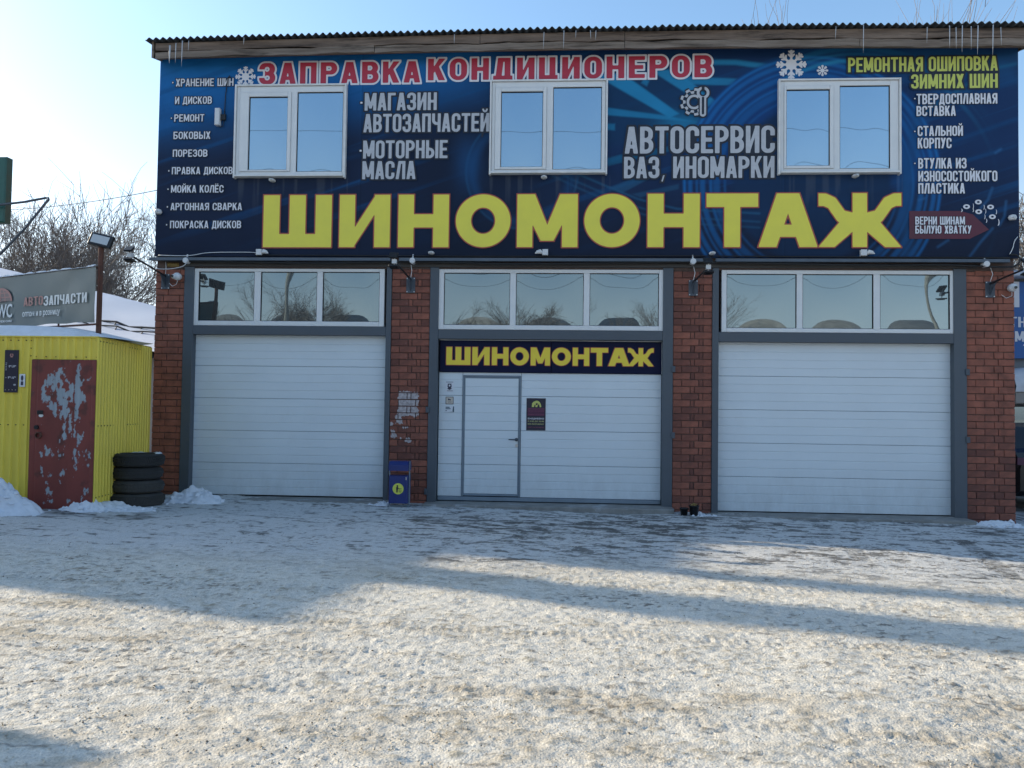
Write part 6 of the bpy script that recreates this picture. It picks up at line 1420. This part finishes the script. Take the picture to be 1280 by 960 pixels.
# right-hand neighbour: blue banner, white frame, snowy ledge, dark car
def right_side():
    Y = 4.5; root = empty('neighbour_building', (17, Y+3, 0), 'grey neighbouring building with a snowy ledge at the right edge', 'building')
    x0 = X(1252, 400, Y); x1 = x0+8; zr = Z(1275, 345, Y)
    m = MB(); m.box(x0, x1, Y, Y+6, -.3, Z(1275, 338, Y)); m.build('wall', M['paint_grey'], root)
    m = MB(); z0, z1 = Z(1275, 505, Y-.3), Z(1275, 490, Y-.3); m.bbox(x0, x1, Y-.45, Y, z0, z1, .02); m.build('ledge', M['far_wall'], root)
    m = MB(); m.bbox(x0, x1, Y-.06, Y-.001, Z(1275, 548, Y), Z(1275, 508, Y), .01); m.build('dark_window_strip', M['glass_low'], root)
    m = MB(); m.smooth = True; n = 30; vs = []
    za = Z(1275, 490, Y-.3); zc = Z(1275, 458, Y-.3)
    for j, (dy, t) in enumerate(((-.47, 0), (-.50, .25), (-.42, .7), (-.25, .95), (-.002, 1))):
        for i in range(n+1): vs.append((x0+(x1-x0)*i/n, Y+dy, za+(zc-za)*t*(.85+.15*math.sin(i*.9))))
    m.add(vs, [(j*(n+1)+i, j*(n+1)+i+1, (j+1)*(n+1)+i+1, (j+1)*(n+1)+i) for j in range(4) for i in range(n)]); m.build('snow_layer', M['snow'], origin=(x0+4, Y-.2, za), label='thick snow lying on the neighbour\'s ledge at the right edge', cat='snow')
    bx0, bx1 = x0+.02, x0+4.2; z0, z1 = Z(1275, 448, Y-.12), Z(1275, 352, Y-.12)
    m = MB(); m.bbox(bx0, bx1, Y-.12, Y-.062, z0, z1, .004); b = m.build('banner', M['blue_banner'], origin=((bx0+bx1)/2, Y-.1, z0), label='bright blue banner with white lettering on the neighbour at the right edge', cat='banner')
    s0 = X(1268, 400, Y-.13)
    f = lambda x, z, d: (x, Y-.122-d, z)
    text_line('ТНА', 'bebas', s0-.10, s0+.40, Z(1274, 409, Y-.13), Z(1274, 396, Y-.13), f, M['print_white'], None, parent=b); text_line('МН', 'bebas', s0+.01, s0+.35, Z(1274, 427, Y-.13), Z(1274, 414, Y-.13), f, M['print_white'], None, parent=b)
    m = MB(); m.box(s0-.02, s0+.10, Y-.126, Y-.1205, Z(1274, 384, Y-.13), Z(1274, 352, Y-.13)+.0); m.build('white_stripe', M['print_white'], b)
    sp_ = lambda x, y: fbm(x*9, y*5, 4, 3)*-1+.56+.35*np.abs(y-.3-.5*x)
    V, F = tess(('splash',), sp_, 0, 1, 0, 1, 40); m = MB(); m.add([(s0+a*.9, Y-.1225, z0+.12+b_*.35) for a, b_ in V], F); m.build('splash_print', M['print_white'], b)
    # roof overhang with a snow rim
    m = MB(); m.bbox(x0-.1, x1, Y-.4, Y+6, Z(1275, 345, Y-.4), Z(1275, 338, Y-.4), .02); m.build('roof', M['snowroof'], root)
    # dark car, rear end towards us
    cy = 1.7; cx0 = X(1266, 600, cy)+.02; g = gz(15)
    car = empty('parked_car', (cx0+.9, cy+2, g), 'black car parked right of the workshop, only its edge in view', 'car')
    m = MB(); m.smooth = False; sec = [(0, .28, 0, .05), (-.0, .62, 0, .02), (0, .95, .02, .0), (.06, 1.02, .12, .04), (.14, 1.42, .50, .22), (.16, 1.47, 1.2, .26)]
    w = 1.78; ring_ = []
    def sect(y, zt, zb_, ins, wi): return [(cx0+wi, y, zb_), (cx0+w-wi, y, zb_), (cx0+w-wi+.0, y, zb_+.35), (cx0+w-wi-.02, y, min(zt, .98)), (cx0+w-wi-ins, y, zt), (cx0+wi+ins, y, zt), (cx0+wi+.02, y, min(zt, .98)), (cx0+wi, y, zb_+.35)]
    prof = [(cy, .80, .35, .02, .10), (cy+.05, .98, .28, .03, .03), (cy+.30, 1.05, .24, .06, .0), (cy+.75, 1.40, .24, .26, .0), (cy+1.2, 1.47, .24, .28, 0), (cy+2.3, 1.46, .24, .28, 0), (cy+3.1, 1.02, .24, .1, 0), (cy+4.1, .90, .26, .08, .03), (cy+4.35, .65, .3, .04, .12)]
    vs = [v for p_ in prof for v in sect(*p_)]; vs = [(a, b_, c_+g) for a, b_, c_ in vs]; fs = [(i*8+k, i*8+(k+1) % 8, (i+1)*8+(k+1) % 8, (i+1)*8+k) for i in range(len(prof)-1) for k in range(8)]+[tuple(range(7, -1, -1)), tuple(len(vs)-8+k for k in range(8))]
    m.add(vs, fs); m.build('body', M['car'], car)
    for yy in (cy+.85, cy+3.5):
        for xx_ in (cx0+.0, cx0+w-.2):
            m = MB(); m.smooth = True; m.lathe([(0.12, -.002), (.30, -.002), (.32, .03), (.32, .17), (.30, .20), (.12, .202)], (xx_, yy, g+.31), 'X', 24); wh = m.build('wheel', M['tyre'], car)
            m = MB(); m.lathe([(.0, -.004), (.19, -.006), (.2, .02)], (xx_, yy, g+.31), 'X', 18); m.build('rim', M['screw'], wh)
    m = MB(); m.box(cx0+.05, cx0+.32, cy-.012, cy+.02, g+.78, g+.90); m.build('tail_light', M['poster_purple'], car); m = MB(); m.box(cx0+w-.32, cx0+w-.05, cy-.012, cy+.02, g+.78, g+.90); m.build('tail_light', M['poster_purple'], car)
    m = MB(); m.add([(cx0+.22, cy+.33, g+1.07), (cx0+w-.22, cy+.33, g+1.07), (cx0+w-.35, cy+.70, g+1.37), (cx0+.35, cy+.70, g+1.37)], [(0, 1, 2, 3)]); m.build('rear_window', M['black_glass'], car)
right_side()

# ================================================================== OUT OF FRAME, LEFT AND BEHIND: blocks added to shade the yard, and what the panes mirror
FS = Vector((math.sin(R(SUN_AZ)), -math.cos(R(SUN_AZ)), 0)); FN = Vector((math.cos(R(SUN_AZ)), math.sin(R(SUN_AZ)), 0)); TE = math.tan(R(SUN_EL))
def add_shade_block(name, s0, s1, n0, n1, h, label, mm, chim=()):  # unseen block added to cast shadow on the yard
    c = FS*((s0+s1)/2)+FN*((n0+n1)/2); root = empty(name, (c.x, c.y, 0), label, 'building')
    def bx(m, a0, a1, b0, b1, z0, z1):
        P = [FS*a+FN*b for a, b in ((a0, b0), (a1, b0), (a1, b1), (a0, b1))]; vs = [(p.x, p.y, z0) for p in P]+[(p.x, p.y, z1) for p in P]
        m.add(vs, [(0, 3, 2, 1), (4, 5, 6, 7), (0, 1, 5, 4), (1, 2, 6, 5), (2, 3, 7, 6), (3, 0, 4, 7)])
    m = MB(); bx(m, s0, s1, n0, n1, -.3, h-.25); m.build('wall', mm, root)
    m = MB(); bx(m, s0-.25, s1+.25, n0-.1, n1+.1, h-.25, h); rf = m.build('roof', M['snowroof'], root)
    for k in range(int((n1-n0)/2.2)):
        for zz in (1.0, 3.9, 6.8):
            if zz+1.6 > h-.4: continue
            m = MB(); b0 = n0+.6+k*2.2; bx(m, s1+.002, s1+.05, b0, b0+1.2, zz, zz+1.5); w_ = m.build('window', M['pvc'], root); m = MB(); bx(m, s1+.052, s1+.055, b0+.1, b0+1.1, zz+.1, zz+1.4); m.build('pane', M['glass_low'], w_)
    for a, b0, b1, hh in chim:
        m = MB(); bx(m, a, a+.9, b0, b1, h-.001, hh); bx(m, a-.06, a+.96, b0-.06, b1+.06, hh, hh+.15); m.build('shadow_chimney', M['plaster'], rf)  # stacks added so their shadows draw the narrow dark strips
SD = 14.0
hh = lambda s_end: (s_end+SD)*TE  # roof height chosen by where the block's shadow should end
CFG = dict(n_hi=1.6, main=8.0, low=6.4)
add_shade_block('yard_shade_block', -SD-9, -SD, -2.03, 2.5, hh(8.0), 'added plastered block left of the yard, unseen, shaped to shade it', M['far_wall'])
add_shade_block('yard_shade_block', -SD-9, -SD, -5.25, -2.05, hh(5.9), 'added lower plastered block, unseen, with two chimneys shaped to streak the yard with shadow', M['far_wall'], ((-SD-1.5, -2.5, -2.11, 13.6), (-SD-1.5, -3.98, -3.2, 13.6)))
add_shade_block('corner_shade_block', -6.5, -2.6, -13, -7.3, (6.5+2.6)*TE, 'added plain block at the near left, unseen, shaped to shade the near corner', M['far_wall'])  # unseen, added for the shadow in the near left corner
# across the street, mirrored in the panes
def street():
    for x0, x1, y, h, lab in ((-26, -6, -36, 4.5, 'long low store with a snowy roof across the street, left part'), (-3, 11, -39, 4.8, 'low store with a snowy roof across the street, middle'), (14, 36, -36, 4.6, 'low store with a snowy roof across the street, right part')):
        root = empty('roadside_store', ((x0+x1)/2, y, 0), lab, 'building', 'stores across the street'); m = MB(); m.box(x0, x1, y-9, y, -.3, h); m.build('wall', M['far_wall'], root)
        m = MB(); m.smooth = True; n = 24; vs = []
        for xx_ in (x0-.3, x1+.3):
            for i in range(n+1): t = i/n; vs.append((xx_, y+.4-9.8*t, h+.02+1.6*math.sin(math.pi*t)))
        m.add(vs, [(i, i+1, n+2+i, n+1+i) for i in range(n)]+[tuple(range(n, -1, -1)), tuple(range(n+1, 2*n+2))]); m.build('roof', M['old_roof'], root)
    for x, h, lab in ((-4.9, 9.5, 'concrete utility pole across the street, the left one'), (21, 9.5, 'concrete utility pole across the street, the right one')):
        root = empty('utility_pole', (x, -20, 0), lab, 'pole', 'utility poles across the street'); m = MB(); m.tube([(x, -20, -.2), (x, -20, h)], [.16, .10], 10); m.build('post', M['concrete'], root)
        m = MB(); m.box(x-1.1, x+1.1, -20.06, -19.94, h-.6, h-.5); m.build('crossarm', M['dark_metal'], root)
    for k, (x0, x1, y, z0, z1, sg) in enumerate(((-4.9, 21, -20, 8.9, 8.9, .7), (-5.9, 20, -20, 9.0, 9.0, .9), (-4.9, 21, -20, 8.2, 8.3, .6), (-30, -4.9, -20, 8.6, 8.9, .7), (-30, 40, -17, 10.4, 11.0, .8), (-30, 40, -16.6, 12.6, 12.0, .9), (21, 44, -20, 8.9, 8.2, .6), (-30, 40, -27, 8.2, 9.0, .6))):
        wire((x0, y, z0), (x1, y, z1), sg, .008 if z0 > 10 else .014, 'overhead wire across the street number'.replace(' number', '')+[', lowest of the pole pair', ', upper of the pole pair', ', middle of the pole pair', ', left of the left pole', ', high lower strand', ', highest strand', ', right of the right pole', ', farthest strand'][k])
    for x, y, h, sd_, lab in ((-9.5, -33, 8.5, 61, 'bare tree across the street behind the left pole'), (3.5, -34, 7.6, 67, 'bare tree across the street in the middle'), (13, -34, 8.0, 71, 'bare tree across the street right of the middle')):
        tree('bare_tree', (x, y, 0), h, 1.0, sd_, lab, 4, 3, thick=.9, group='bare trees across the street')
street()
